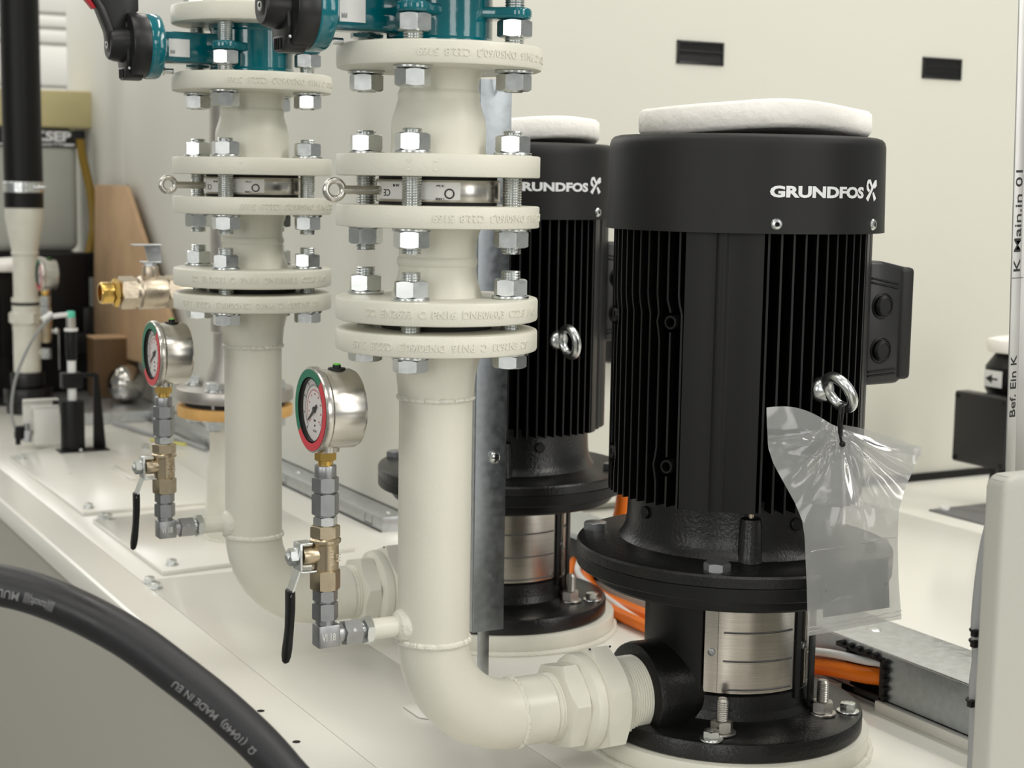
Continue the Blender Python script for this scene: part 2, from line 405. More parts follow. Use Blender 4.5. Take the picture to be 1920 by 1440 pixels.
def column(label):
    c = thing('pipe_column', label, 'pipe')
    # riser and elbow in one swept tube
    pts = [(0, 0, .340), (0, 0, .3), (0, 0, .2), (0, 0, ZC+.077)]
    Re = .076
    for k in range(1, 13):
        a = PI/2*k/12; pts.append((Re - Re*math.cos(a), 0, ZC+Re - Re*math.sin(a)))
    link('riser_pipe', MB().tube(pts[:4], .03025, 64), CREAM, c)
    link('elbow', MB().tube(pts[3:], .03015, 64), CREAM, c)
    def bead(M, R, seed, r=.0022):
        return MB().tube(wavy_ring(R, 0, seed=seed), r, 8, False, M)
    link('weld_bead', bead(T(0, 0, ZC+.0765), .0300, 5, .0028), WELD, c)
    link('weld_bead', bead(frame((Re+.001, 0, ZC), (1, 0, 0)), .0296, 8, .0022), WELD, c)
    # threaded nipple
    MX = frame((0, 0, ZC), (1, 0, 0))
    nip = MB().lathe([(.0296, .077), (.0298, .108)], 64, MX, caps=False).thread(.0298, .108, .119, .0023, 64, MX, .0011)
    link('nipple', nip, CREAMS, c)
    # lower flange z4 with weld neck
    f4 = link('flange', flange(.0825, .3815, .399), CREAM, c)
    nk = MB().lathe([(.0385, .3816), (.0355, .372), (.0330, .362), (.0318, .352), (.0314, .345), (.0303, .3385)], 64, caps=False)
    link('weld_neck', nk, CREAM, c)
    link('weld_bead', bead(T(0, 0, .3415), .0305, 11, .0022), WELD, c)
    link('gasket', MB().cyl(.045, .399, .4062, 48), GASK, c)
    f3 = link('flange', flange(.0825, .4060, .4245), CREAM, c)
    # neck z2..z3
    nk = [(.0375, .4245), (.0350, .432), (.0325, .440), (.0315, .446), (.0316, .449), (.0327, .4505), (.0330, .453), (.0326, .4555), (.0314, .457), (.0312, .463), (.0322, .471), (.0350, .479), (.037, .4812)]
    link('spool_neck', MB().lathe(nk, 64, caps=False), CREAM, c)
    f2 = link('flange', flange(.0825, .4812, .4985, .0012), CREAM, c)
    f1 = link('flange', flange(.0825, .5212, .5385, .0012), CREAM, c)
    nk = [(.0390, .5385), (.0383, .545), (.0383, .5635), (.0375, .5675), (.0350, .575), (.0333, .5812), (.0328, .5835), (.0333, .5860), (.0331, .588), (.0318, .590), (.0318, .594), (.0328, .599), (.0350, .6045), (.0375, .6065)]
    link('reducer_neck', MB().lathe(nk, 64, caps=False), CREAM, c)
    f0 = link('flange', flange(.0825, .6058, .6242), CREAM, c)
    # stamps
    ca = math.atan2(-1.1813, -.5793)
    vs, fs = text_geo(STAMP, .0080, .00018, .00065, width=.163)
    def st(z, az, flip, par, w=1.):
        link('stamp', MB().add(cyl_wrap(vs, .0825, az, z, flip), fs), CREAM, par)
    st(.4153, ca + 15*DEG, False, f3); st(.3903, ca + 4*DEG, True, f4)
    st(.4899, ca + 54*DEG, True, f2); st(.6150, ca + 45*DEG, True, f0)
    for u in (-.0105, .0105):
        for w in (-.0035, .0035):
            q = MB().add(cyl_wrap([Vector(v) for v in ((-.0018+u-.012, w-.0008, .0004), (.0018+u-.012, w-.0008, .0004), (.0018+u-.012, w+.0008, .0004), (-.0018+u-.012, w+.0008, .0004))], .0825, ca, .5298), [(0, 1, 2, 3)])
            link('stamp', q, WELD, f1)
    # upper flange pair end (above butterfly valve)
    fu = link('flange', flange(.0825, .6735, .6920), CREAM, c)
    nk = [(.0375, .6920), (.0350, .700), (.0325, .708), (.0305, .72), (.0302, .80)]
    link('upper_pipe', MB().lathe(nk, 64, caps=True), CREAM, c)
    k = .0442
    for sx in (-1, 1):
        for sy in (-1, 1):
            x, y = sx*k, sy*k
            bolt(c, x, y, .3705, .4470, [('head', .3685), ('washer', .3789), ('washer', .4245), ('nut', .4270)])
            bolt(c, x, y, .4605, .5580, [('nut', .4655), ('washer', .4786), ('washer', .5385), ('nut', .5410)])
            bolt(c, x, y, .5885, .7180, [('nut', .5895), ('washer', .6032), ('nut', .6312), ('washer', .6920), ('nut', .6946)])
    # pressure tapping stub
    ms = frame((0, 0, .1515), (-1, 0, 0))
    link('tapping_stub', MB().lathe([(.0086, .028), (.0088, .058)], 32, ms), CREAMS, c)
    link('weld_bead', MB().lathe([(.0150, .0255), (.0142, .0300), (.0118, .0335), (.0095, .0345), (.0088, .0355)], 32, ms, caps=False), WELD, c)
    return c
col1 = column('cream flanged pipe column nearest the camera, in front of the right-hand pumps')

# ---- union between elbow and pump
def union(label):
    u = thing('pipe_union', label, 'fitting', (.12, 0, ZC))
    M = frame((0, 0, 0), (1, 0, 0)); r0 = .12
    link('hex_collar', MB().hexa(.070, -.003, .017, M, rot=.30), CREAMS, u)
    link('ring', MB().lathe([(.0365, .016), (.0425, .020), (.0435, .023), (.0435, .028), (.042, .030)], 64, M), CREAMS, u)
    link('union_nut', MB().hexa(.087, .0295, .0535, M, rot=.12), CREAMS, u)
    link('hex_tail', MB().hexa(.064, .0535, .0660, M, rot=.2), CREAMS, u)
    link('thread', MB().thread(.0345, .064, .086, .0023, 64, M, .0012), CREAMS, u)
    # chipped paint spots at the nut corners
    mb = MB()
    for a, zz in ((.66, .031), (.66, .052), (1.71, .052), (-.39, .031), (-.38, .051), (1.70, .031)):
        aa = {.66: 1, 1.71: 2, -.39: 0, -.38: 0, 1.70: 2}[a]*PI/3 + PI/6 - PI/3 + .12; R = .0488
        mb.lathe(ball_prof(.0011, 5), 7, M @ T(R*math.cos(aa+.0), R*math.sin(aa+.0), zz))
    link('paint_chip', mb, INK, u)
    return u
un1 = union('large cream pipe union joining the nearest column to the nearer pump')

# ---- wafer check valve with eye bolt
def check_valve(label):
    v = thing('check_valve', label, 'valve', (0, 0, .4985))
    link('gasket', MB().cyl(.0480, 0, .0022, 48).cyl(.0480, .0205, .0227, 48), GASK, v)
    link('body', MB().cyl(.0505, .0022, .0205, 72, bev=.0016), STEEL, v)
    ca = math.atan2(-1.1813, -.5793)
    # wrapped label plates
    for a0, a1 in ((ca-64*DEG, ca-5*DEG), (ca-5*DEG, ca+20*DEG)):
        lp = link('label_plate', MB().lathe([(.0506, .0045), (.0512, .0048), (.0512, .0182), (.0506, .0185)], 16, None, False, a0, a1), LBL, v)
        mid = (a0+a1)/2
        if a1-a0 > .8:
            for tx, hh, zz, aa in (('CE', .0075, .0100, ca-52*DEG), ('AB 48', .0026, .0155, ca-40*DEG), ('EN 591 PN16', .0026, .0160, ca-24*DEG), ('4x2 Tmax 80', .0026, .0115, ca-22*DEG), ('DN50 TA1', .0026, .0075, ca-22*DEG)):
                vs, fs = text_geo(tx, hh, .00006, .00008)
                link('print', MB().add(cyl_wrap(vs, .0513, aa, zz, True), fs), INK, lp)
        else:
            mb = MB()
            for k in range(18):
                a = k*20*DEG; c2 = Vector((math.cos(a)*.0035, math.sin(a)*.0035, 0))
                sq = [Vector((c2.x+dx*.0006, c2.y+dy*.0006, .0003)) for dx, dy in ((-1, -1), (1, -1), (1, 1), (-1, 1))]
                mb.add(cyl_wrap(sq, .0513, ca+10*DEG, .0095), [(0, 1, 2, 3)])
            for tx, zz in (('16 bar', .0155), ('1.4408', .0055)):
                vs, fs = text_geo(tx, .0026, .00006, .00008); mb.add(cyl_wrap(vs, .0513, ca+2*DEG, zz, True), fs)
            link('print', mb, INK, lp)
    e = MB().cyl(.0034, .044, .083, 20, frame((0, 0, .0113), (-1, 0, 0)))
    e.tube([(-.081, 0, .0113), (-.084, 0, .0113)], .0034, 16)
    link('eye_bolt', e.torus(.0072, .0028, frame((-.0905, 0, .0113), (0, 1, 0)), 36, 14), STEEL, v)
    return v
cv1 = check_valve('stainless wafer check valve with eye bolt in the nearest column')

# ---- butterfly valve
def butterfly(label):
    v = thing('butterfly_valve', label, 'valve', (0, 0, .6242))
    H = .0493
    body = MB().lathe([(.0440, 0), (.0440, .004), (.0425, .006), (.0425, .043), (.0440, .045), (.0440, H)], 64)
    link('body', body, TEAL, v)
    # lugs
    for sx in (-1, 1):
        for sy in (-1, 1):
            d = Vector((sx, sy, 0)).normalized(); M = frame((0, 0, .0255), (0, 0, 1), d)
            poly = [(.036, -.016), (.050, -.0125)] + [(.0625 + .0135*math.cos(a), .0135*math.sin(a)) for a in [-1.2+.3*i for i in range(9)]] + [(.050, .0125), (.036, .016)]
            link('lug', MB().prism(poly, -.0045, .0045, M, .0028, 3), TEAL, v)
    MX = frame((0, 0, .0235), (-1, 0, 0), (0, 0, 1))
    nk = MB().lathe([(.0170, .036), (.0150, .05), (.0142, .060), (.0142, .100)], 40, MX)
    nk.box(-.0155, .0155, -.0150, .0150, .038, .100, .004, MX)
    link('neck', nk, TEAL, v)
    link('actuator_pad', MB().lathe([(.0265, .098), (.0315, .1005), (.0325, .103), (.0325, .1125), (.0320, .114)], 56, MX), TEAL, v)
    # identification label
    lb = link('label', MB().box(-.0088, .0088, -.0107, .0107, -.0002, .0002, .0, frame((-.0820, -.0152, .0225), (0, -1, 0), (0, 0, 1))), LBL, v)
    mb = MB()
    for i in range(7):
        mb.box(-.0060, -.0020-.0006*(i % 3), .0048+i*.0007-.0002, .0048+i*.0007+.0002, .0002, .00035, 0, frame((-.0820, -.0152, .0225), (0, -1, 0), (0, 0, 1)))
    link('print', mb, GREY, lb)
    # small nut and bolt under the pad
    link('bolt', MB().hexa(.0085, .114-.018, .1005-.012+.005, MX @ T(-.0235, 0, 0)).cyl(.0028, .084, .0935, 14, MX @ T(-.0235, 0, 0)), ZINC, v)
    # black hand lever unit
    g = MB().lathe([(.0318, .114), (.0322, .116), (.0322, .1300), (.0312, .1318), (.0250, .1322)], 56, MX)
    link('index_plate', g, PLASTB, v)
    hub = MB().lathe([(.0180, .1315), (.0165, .1440), (.0150, .1492), (.0135, .1505)], 40, MX)
    hub.prism([(-.0300, -.013), (-.0300, .013), (-.0160, .0175), (.004, .0165), (.004, -.0165), (-.0160, -.0175)], .131, .1360, MX, .0012)
    lv = link('lever', hub, PLASTB, v)
    # lever arm: rises and leans outward, away from the neck
    mr = Matrix(((0, -1, 0, 0), (0, 0, 1, 0), (1, 0, 0, .0235), (0, 0, 0, 1)))
    arm = MB().prism([(-.012, .1500), (.012, .1530), (.033, .1615), (.044, .1690), (.110, .2240), (.110, .2160), (.044, .1610), (.034, .1540), (.012, .1455), (-.012, .1430)], -.0085, .0085, mr, .0012)
    arm.prism([(.000, .1480), (.012, .1495), (.033, .1580), (.044, .1655), (.110, .2200), (.110, .150), (.060, .1200), (.034, .1200), (.024, .1330), (.0, .1330)], -.0045, .0045, mr, .0008)
    link('arm', arm, PLASTB, lv)
    link('red_trigger', MB().prism([(.0345, .1625), (.0330, .1650), (.040, .1710), (.110, .2310), (.110, .2230), (.0435, .1690)], -.0060, .0060, mr, .0008), REDM, lv)
    sc_ = MB().cyl(.0048, .1500, .1518, 20, MX, .0006)
    link('screw', sc_, ZINC, lv)
    link('screw_socket', MB().hexa(.0034, .1517, .1521, MX), HOLE, lv)
    # vent ribs of the index plate nose
    nose = MB().prism([(-.0320, -.012), (-.0385+.004, -.006), (-.0385+.004, .006), (-.0320, .012), (-.022, .014), (-.022, -.014)], .118, .1365, MX, .001)
    link('nose', nose, PLASTB, v)
    for i in range(4):
        link('rib', MB().box(-.0325, -.024, -.006+i*.004-.0005, -.006+i*.004+.0005, .1362, .1378, 0, MX), BLKS, v)
    link('pin', MB().lathe(ball_prof(.0016, 6), 10, MX @ T(-.0235, -.0170, .1335)), ZINC, v)
    return v
bv1 = butterfly('teal butterfly valve with black lever, cropped by the top edge on the nearest column')

# ---- gauge assembly: elbow fitting, ball valve, adapters and gauge
GX = -.0975
def fit_hex(name, af, z0, z1, m, par, M=None, rot=.35):
    return link(name, MB().hexa(af, z0, z1, M, rot), m, par)
def gauge_valve(label):
    v = thing('ball_valve', label, 'valve', (GX, 0, .1515))
    MX = frame((0, 0, 0), (1, 0, 0))
    # elbow block
    eb = MB().box(-.0085, .0105, -.0080, .0080, -.0090, .0100, .0016)
    eb.cyl(.0076, .009, .0165, 24).cyl(.0074, .010, .0155, 24, MX)
    e = link('elbow_fitting', eb, ZINCD, v)
    vs, fs = text_geo('VI 18', .0085, .0002, .0004, width=.012)
    link('stamp', MB().add([(w.x, -.0080 - w.z, w.y) for w in vs], fs), ZINC, e)
    link('fitting_nut', MB().hexa(.0190, .0150, .0300, MX, .25).cyl(.0016, 0, .0002, 10, frame((.022, -.0098, .004), (0, -1, .4))), ZINCD, v)
    link('fitting_nut', MB().cyl(.0062, .029, .0335, 20, MX).hexa(.0210, .0330, .0400, MX, .1), ZINC, v)
    # vertical stack (z relative to .1515)
    z = lambda a: a - .1515
    link('fitting_nut', MB().hexa(.0185, z(.1650), z(.1795), None, .33), ZINCD, v)
    link('fitting_nut', MB().hexa(.0178, z(.1805), z(.1900), None, .33).cyl(.0082, z(.1790), z(.1810), 20), ZINCD, v)
    b = MB().hexa(.0215, z(.1898), z(.2065), None, .33)
    b.lathe([(.0102, z(.2060)), (.0108, z(.2080)), (.0108, z(.2265)), (.0112, z(.2275)), (.0127, z(.2290)), (.0127, z(.2312)), (.0112, z(.2325))], 40)
    b.hexa(.0212, z(.2322), z(.2425), None, .33)
    b.cyl(.0078, .006, .0205, 28, frame((0, 0, z(.2190)), (-1, 0, 0)), .0006)
    bd = link('valve_body', b, NICK, v)
    vs, fs = text_geo('PN 30', .0048, .0001, .0003); M = frame((.001, -.0107, z(.2175)), (0, -1, 0), (0, 0, -1))
    mb = MB().add([tuple(M @ w) for w in vs], fs)
    vs, fs = text_geo('1/4', .0056, .0001, .0003); mb.add([tuple(M @ (w + Vector((0, .0058, 0)))) for w in vs], fs)
    link('stamp', mb, NICKL, bd)
    # lever
    lv = MB()
    lv.box(-.0245, -.0220, -.0075, .0075, z(.2080), z(.2300), .0006)
    lv.box(-.0232, -.0130, -.0065, .0065, z(.2290), z(.2305), .0005)
    lv.box(-.0235, -.0095, -.0068, .0068, z(.2060), z(.2076), .0005)
    lv.prism([(z(.2090), .0225), (z(.2090), .0240), (z(.1880), .0320), (z(.1880), .0305)], -.0062, .0062, Matrix(((0, -1, 0, 0), (0, 0, 1, 0), (1, 0, 0, 0), (0, 0, 0, 1))))
    l = link('handle', lv, ZINC, v)
    link('handle_nut', MB().hexa(.0125, .0245, .0315, frame((0, 0, z(.2190)), (-1, 0, 0)), .3).cyl(.0034, .031, .0335, 16, frame((0, 0, z(.2190)), (-1, 0, 0)), .0005), ZINC, l)
    n = 9; gp = []; 
    prof = [(.1925, .0052, .0022), (.1915, .0064, .0030), (.186, .0066, .0030), (.175, .0062, .0030), (.160, .0054, .0029), (.152, .0056, .0030), (.146, .0062, .0031), (.139, .0058, .0030), (.134, .0036, .0024), (.1325, .001, .001)]
    vs = []; fs = []; sg = 16
    for i, (zz, w, t) in enumerate(prof):
        cx = -.0300 - (.1925-zz)*.06 + .0012*math.sin((.1925-zz)*60)
        for k in range(sg):
            a = 2*PI*k/sg; ca_, sa_ = math.cos(a), math.sin(a)
            vs.append((cx + t*math.copysign(abs(ca_)**.6, ca_), w*math.copysign(abs(sa_)**.7, sa_), z(zz)))
    for i in range(len(prof)-1):
        for k in range(sg): fs.append((i*sg+k, i*sg+(k+1) % sg, (i+1)*sg+(k+1) % sg, (i+1)*sg+k))
    fs += [tuple(range(sg))[::-1], tuple((len(prof)-1)*sg+k for k in range(sg))]
    link('grip', MB().add(vs, fs), BLKS, l)
    # adapters over the valve
    link('adapter', MB().hexa(.0170, z(.2425), z(.2500), None, .33), ZINC, v)
    link('adapter', MB().cyl(.0080, z(.2495), z(.2515), 20).hexa(.0192, z(.2510), z(.2690), None, .33), ZINCD, v)
    link('adapter', MB().cyl(.0084, z(.2685), z(.2698), 20).hexa(.0190, z(.2698), z(.2820), None, .33).cyl(.0088, z(.2815), z(.2915), 28, None, .0008), ZINCD, v)
    return v
gv1 = gauge_valve('small brass ball valve with black lever on the nearest column, under the larger looking gauge')
def gauge(label):
    g = thing('pressure_gauge', label, 'gauge', (GX, 0, .2915))
    link('stem', MB().cyl(.0060, 0, .0045, 24).hexa(.0150, .0035, .0115, None, .2), BRASS, g)
    HZ = .3363 - .2915
    M = frame((0, 0, HZ), (-1, 0, 0), (0, -1, 0))      # local x = viewer's right (-Y), y = up?, z towards viewer (-X)
    M = Matrix(((0, 0, -1, 0), (-1, 0, 0, 0), (0, 1, 0, HZ), (0, 0, 0, 1)))
    case = MB().lathe([(.0260, -.0240), (.0305, -.0232), (.0318, -.0205), (.0318, .0045), (.0330, .0052), (.0345, .0070), (.0345, .0110), (.0338, .0125), (.0325, .0128), (.0263, .0128), (.0262, .0080), (.0010, .0080)], 80, M, caps=True)
    case.cyl(.0110, .0110, .0180, 28, T(0, 0, 0))
    link('case', case, STEEL, g)
    # the face ring with green and red arcs
    a, b = 49*DEG, 219*DEG
    rp = [(.0262, .0131), (.0325, .0131), (.0325, .0129), (.0262, .0129)]
    link('green_arc', MB().lathe(rp, 48, M, close=True, a0=a, a1=b), GRND, g)
    link('red_arc', MB().lathe(rp, 48, M, close=True, a0=b, a1=a+2*PI), REDD, g)
    link('inner_rim', MB().lathe([(.0262, .0130), (.0256, .0085), (.0252, .0085), (.0252, .0129)], 64, M, caps=False), BLKS, g)
    d = link('dial', MB().cyl(.0256, .0084, .0090, 64, M), DIALW, g)
    tk = MB(); tr = MB()
    for i in range(41):
        an = (225 - 270*i/40)*DEG; L = .0022 if i % 5 == 0 else .0011
        tk.box(.0196, .0196+L, -.00014, .00014, .0090, .0092, 0, M @ Matrix.Rotation(an, 4, 'Z'))
        tr.box(.0160-L*.7, .0160, -.00012, .00012, .0090, .0092, 0, M @ Matrix.Rotation(an, 4, 'Z'))
    tr.lathe([(.0160, .0090), (.0163, .0090), (.0163, .0092), (.0160, .0092)], 60, M, close=True, a0=-45*DEG, a1=225*DEG)
    tk.lathe([(.0193, .0090), (.0196, .0090), (.0196, .0092), (.0193, .0092)], 60, M, close=True, a0=-45*DEG, a1=225*DEG)
    for i, tx in enumerate(('0', '2', '4', '6', '8', '10', '12', '14', '16')):
        an = (225 - 270*i/8)*DEG; vs, fs = text_geo(tx, .0028, .00006, .0001)
        tk.add([tuple(M @ (w + Vector((.0232*math.cos(an), .0232*math.sin(an), .0091)))) for w in vs], fs)
    for i in range(9):
        an = (225 - 270*i/8)*DEG; vs, fs = text_geo(str(i*30), .0017, .00003, .0001)
        tr.add([tuple(M @ (w + Vector((.0125*math.cos(an), .0125*math.sin(an), .0091)))) for w in vs], fs)
    for tx, yy, s in (('bar', -.0085, .0032), ('psi', -.0125, .0024), ('CL.1.6', -.0170, .0026)):
        vs, fs = text_geo(tx, s, .00006, .0001); tk.add([tuple(M @ (w + Vector((0, yy, .0091)))) for w in vs], fs)
    link('scale', tk, INK, d); link('inner_scale', tr, INKR, d)
    an = 216*DEG
    nd = MB().prism([(-.0062, -.0014), (-.0062, .0014), (0, .0016), (.0170, .0003), (.0170, -.0003), (0, -.0016)], .0094, .0099, M @ Matrix.Rotation(an, 4, 'Z'))
    nd.cyl(.0026, .0091, .0104, 20, M)
    link('needle', nd, INK, g)
    link('glass', MB().cyl(.0258, .0112, .0120, 48, M), GLASS, g)
    link('filler_plug', MB().lathe([(.0075, .0310), (.0070, .0328), (.0035, .0330), (.0032, .0352)], 24, T(.0095, 0, HZ)), BLKS, g)
    link('plug_tip', MB().cyl(.0028, .0351, .0362, 16, T(.0095, 0, HZ)), mat('green_tip', (.12, .55, .05), .4) if 'green_tip' not in MATS else MATS['green_tip'], g)
    return g
ga1 = gauge('round pressure gauge with green and red ring, larger in view, on the nearest column')

# second column, one step along the skid
DY = .442
dup(col1, (0, DY, 0), 'cream flanged pipe column behind and left of the nearest one')
dup(un1, (.12, DY, ZC), 'large cream pipe union half hidden behind the nearest column')
dup(cv1, (0, DY, .4985), 'stainless wafer check valve with eye bolt in the left-hand column')
dup(bv1, (0, DY, .6242), 'teal butterfly valve with black lever and red trigger on the left-hand column')
dup(gv1, (GX, DY, .1515), 'small brass ball valve with black lever on the left-hand column')
dup(ga1, (GX, DY, .2915), 'round pressure gauge with green and red ring on the left-hand column')

# ================================================================== PUMPS
def pump(label):
    p = thing('pump', label, 'pump', (PX, 0, .022))
    Z = lambda a: a - .022
    base = MB().lathe([(.1220, Z(.022)), (.1238, Z(.0235)), (.1238, Z(.0365)), (.1228, Z(.0385)), (.1195, Z(.0398)), (.1000, Z(.0405)), (.0850, Z(.0420)), (.0800, Z(.0450)), (.0775, Z(.052))], 96)
    link('base_flange', base, BLK, p)
    # lower body with ports along the -X/+X line
    body = MB().lathe([(.0775, Z(.050)), (.0760, Z(.058)), (.0755, Z(.066)), (.070, Z(.070)), (.0660, Z(.070))], 96)
    link('pump_foot', body, BLK, p)
    MXn = frame((0, 0, Z(.061)), (-1, 0, 0))
    port = MB().lathe([(.0460, .040), (.0455, .078), (.0460, .100), (.0450, .1045), (.0420, .1060), (.0350, .1062), (.0345, .090)], 56, MXn, caps=False)
    po = link('suction_port', port, BLK, p)
    vs, fs = text_geo('DR52IC', .0095, .0003, .0006, None, 6); 
    mt = frame((-.080, 0, Z(.061)), (0, -1, 0), (1, 0, 0))
    out = []
    for w in vs:
        a = -PI/2 - .55 + w.y/.0458; r = .0458 + w.z
        # wrap round the port axis, reading along +X
        out.append((-.082 + w.x, r*math.cos(a), Z(.061) + r*math.sin(a)))
    link('casting_mark', MB().add([(q[0], -abs(q[1]) if False else q[1], q[2]) for q in out], fs), BLK, po)
    # gusset web beside the port
    # stainless sleeve
    link('sleeve', MB().lathe([(.0640, Z(.066)), (.0640, Z(.150))], 72, caps=False), STEEL, p)
    # guard plates: 4 wrap panels
    import_az = [(-78, -50), (-50, 22), ]
    def guard(a0, a1, kind):
        R = .0755
        prof = [(R, Z(.0690)), (R, Z(.1550)), (R-.0008, Z(.1550)), (R-.0008, Z(.0690))]
        g = link('guard_plate', MB().lathe(prof, 24, None, close=True, a0=a0, a1=a1), STEELB, p)
        for zz in (.0715, .0975, .1235):
            a_m0, a_m1 = a0 + 13*DEG, a1 - 3*DEG
            pts = [((R+.0002)*math.cos(a_m0+(a_m1-a_m0)*k/20), (R+.0002)*math.sin(a_m0+(a_m1-a_m0)*k/20), Z(zz)) for k in range(21)]
            link('rib', MB().tube(pts, .0009, 6), STEELB, g)
            link('groove', MB().tube([(x*1.0, y*1.0, z_+.0014) for x, y, z_ in pts], .0005, 5), GREY, g)
        pts = [((R)*math.cos(a0+9*DEG), R*math.sin(a0+9*DEG), Z(zz)) for zz in (.070, .154)]
        link('fold', MB().tube(pts, .0007, 6), STEELB, g)
        for aa, zz in ((a0+5*DEG, .1060),):
            Ms = frame((R*math.cos(aa), R*math.sin(aa), Z(zz)), (math.cos(aa), math.sin(aa), 0), (0, 0, 1))
            link('screw', MB().lathe([(.0036, 0), (.0034, .0012), (.002, .0018), (.002, .0008)], 16, Ms), ZINCD, g)
    guard(216*DEG, 283*DEG, 0)
    guard(289*DEG, 345*DEG, 1); guard(40*DEG, 140*DEG, 1)
    # motor stool pillars on both sides (dark cast walls)
    for a0, a1 in ((141, 215), (-15, 39), (283.6, 288.6)):
        R0, R1 = .066, .0795 if a1-a0 > 10 else .0775
        st = MB()
        st.lathe([(R0, Z(.060)), (R1, Z(.060)), (R1, Z(.157)), (R0, Z(.157))], 24, None, close=True, a0=a0*DEG, a1=a1*DEG)
        for aa in (a0, a1):
            c_, s_ = math.cos(aa*DEG), math.sin(aa*DEG)
            st.add([(R0*c_, R0*s_, Z(.060)), (R1*c_, R1*s_, Z(.060)), (R1*c_, R1*s_, Z(.157)), (R0*c_, R0*s_, Z(.157))], [(0, 1, 2, 3)])
        link('stool_wall', st, BLKS, p)
    # side lug and strip seen right of the guard
    link('strip', MB().box(.0795, .0825, -.010, .002, Z(.05), Z(.157), .0008, Matrix.Rotation(-58*DEG, 4, 'Z')), BLKS, p)
    fl = MB().lathe([(.06, Z(.1570)), (.1270, Z(.1570)), (.1285, Z(.1590)), (.1290, Z(.1685)), (.1285, Z(.1695))], 96)
    link('head_flange', fl, BLKS, p)
    link('middle_flange', MB().lathe([(.1270, Z(.1695)), (.1440, Z(.1697)), (.1446, Z(.1705)), (.1446, Z(.1808)), (.1440, Z(.1815)), (.12, Z(.1815))], 96, caps=False), BLKS, p)
    link('motor_flange', MB().lathe([(.12, Z(.1817)), (.1440, Z(.1817)), (.1448, Z(.1825)), (.1448, Z(.1905)), (.1435, Z(.1925)), (.1400, Z(.1935)), (.1180, Z(.1942)), (.1120, Z(.1955)), (.1060, Z(.1965)), (.1030, Z(.2000)), (.1005, Z(.2060)), (.0990, Z(.2150)), (.0982, Z(.2320)), (.0975, Z(.2480)), (.06, Z(.2480))], 96), BLK, p)
    for a in (181, 266, 1, 91):
        R = .0990
        Ms = frame((R*math.cos(a*DEG), R*math.sin(a*DEG), Z(.2270)), (math.cos(a*DEG), math.sin(a*DEG), 0))
        link('boss', MB().lathe([(.0056, -.003), (.0056, .0014), (.0050, .0020)], 20, Ms), BLKS, p)
    # drain pillar
    for a in (241.5, 61.5):
        c_, s_ = math.cos(a*DEG), math.sin(a*DEG)
        link('pillar', MB().lathe([(.0135, Z(.1945)), (.0110, Z(.2000)), (.0095, Z(.2300)), (.0090, Z(.2330)), (.007, Z(.2345))], 28, T(.0985*c_, .0985*s_, 0)), BLK, p)
        link('pillar_screw', MB().cyl(.0026, Z(.2340), Z(.2450), 12, T(.1005*c_, .1005*s_, 0)), NICKL, p)
    # hex bolts in the flange: across corners, on a 265 mm circle
    hb = MB().hexa(.0200, 0, .0080).mesh('bolt'); hb.materials.append(ZINCD)
    for a in (142, 232, 322, 52):
        a2 = a - 4.5; link('bolt', hb, None, p, (.1300*math.cos(a2*DEG), .1300*math.sin(a2*DEG), Z(.1930)), (0, 0, a2*DEG))
    # studs and nuts
    stud = MB().thread(.0056, 0, .030, .0016, 18, None, .0007).lathe([(.0054, .0295), (.0040, .0318), (.0010, .0322)], 18)
    stud.hexa(.0178, .0022, .0125).cyl(.0128, 0, .0022, 26, bev=.0005)
    sm = stud.mesh('stud_nut'); sm.materials.append(mat('dull_steel', (.44, .42, .39), .36, 1) if 'dull_steel' not in MATS else MATS['dull_steel'])
    sb = hex_flange_bolt(.0130, .0068, .0105, .0018).mesh('bolt'); sb.materials.append(ZINC)
    for x, y, r_ in ((-.0635, -.0772, .2), (.0510, -.0745, .5), (.0735, .0735, .1), (-.0475, .0780, .3)):
        link('stud_nut', sm, None, p, (x, y, Z(.0408 if math.hypot(x, y) < .1 else .0402)), (0, 0, r_))
    for x, y, r_ in ((-.0812, -.0862, .35), (.0790, -.0800, .15), (.0870, .0700, .1)):
        link('bolt', sb, None, p, (x*.985, y*.985, Z(.0400)), (0, 0, r_))
    # ---------------- motor
    z0, z1 = Z(.2405), Z(.4800)
    # smooth corner sections between fin packs
    Rf = .1170
    corner = MB()
    for c0 in (45, 135, 225, 315):
        sh = -.2 if c0 == 225 else 0
        angs = [-17.2, -16.0, -9, -3.4, -2.3, 0, 2.3, 3.4, 9, 16.8, 18.2]
        rads = [.108, .1170, .1148, .1115, .1128, .1135, .1128, .1115, .1148, .1170, .108]
        vs = []; fs = []
        for zz, k in ((z0, 1), (z0+.004, 1), (z1-.0, 1)):
            for a, r in zip(angs, rads):
                aa = (c0+a)*DEG; vs.append((r*math.cos(aa), r*math.sin(aa), zz))
            vs.append((.085*math.cos((c0+18)*DEG), .085*math.sin((c0+18)*DEG), zz)); vs.append((.085*math.cos((c0-17)*DEG), .085*math.sin((c0-17)*DEG), zz))
        n = len(angs)+2
        for r_ in range(2):
            for k in range(n): fs.append((r_*n+k, r_*n+(k+1) % n, (r_+1)*n+(k+1) % n, (r_+1)*n+k))
        fs += [tuple(range(n))[::-1], tuple(2*n+k for k in range(n))]
        corner.add(vs, fs)
    link('corner_casting', corner, BLKS, p)
    link('motor_core', MB().cyl(.0890, z0+.002, z1, 64), FINM, p)
    link('end_cap', MB().lathe([(.0890, Z(.2420)), (.0975, Z(.2420)), (.0975, Z(.2470)), (.0890, Z(.2500))], 64), BLK, p)
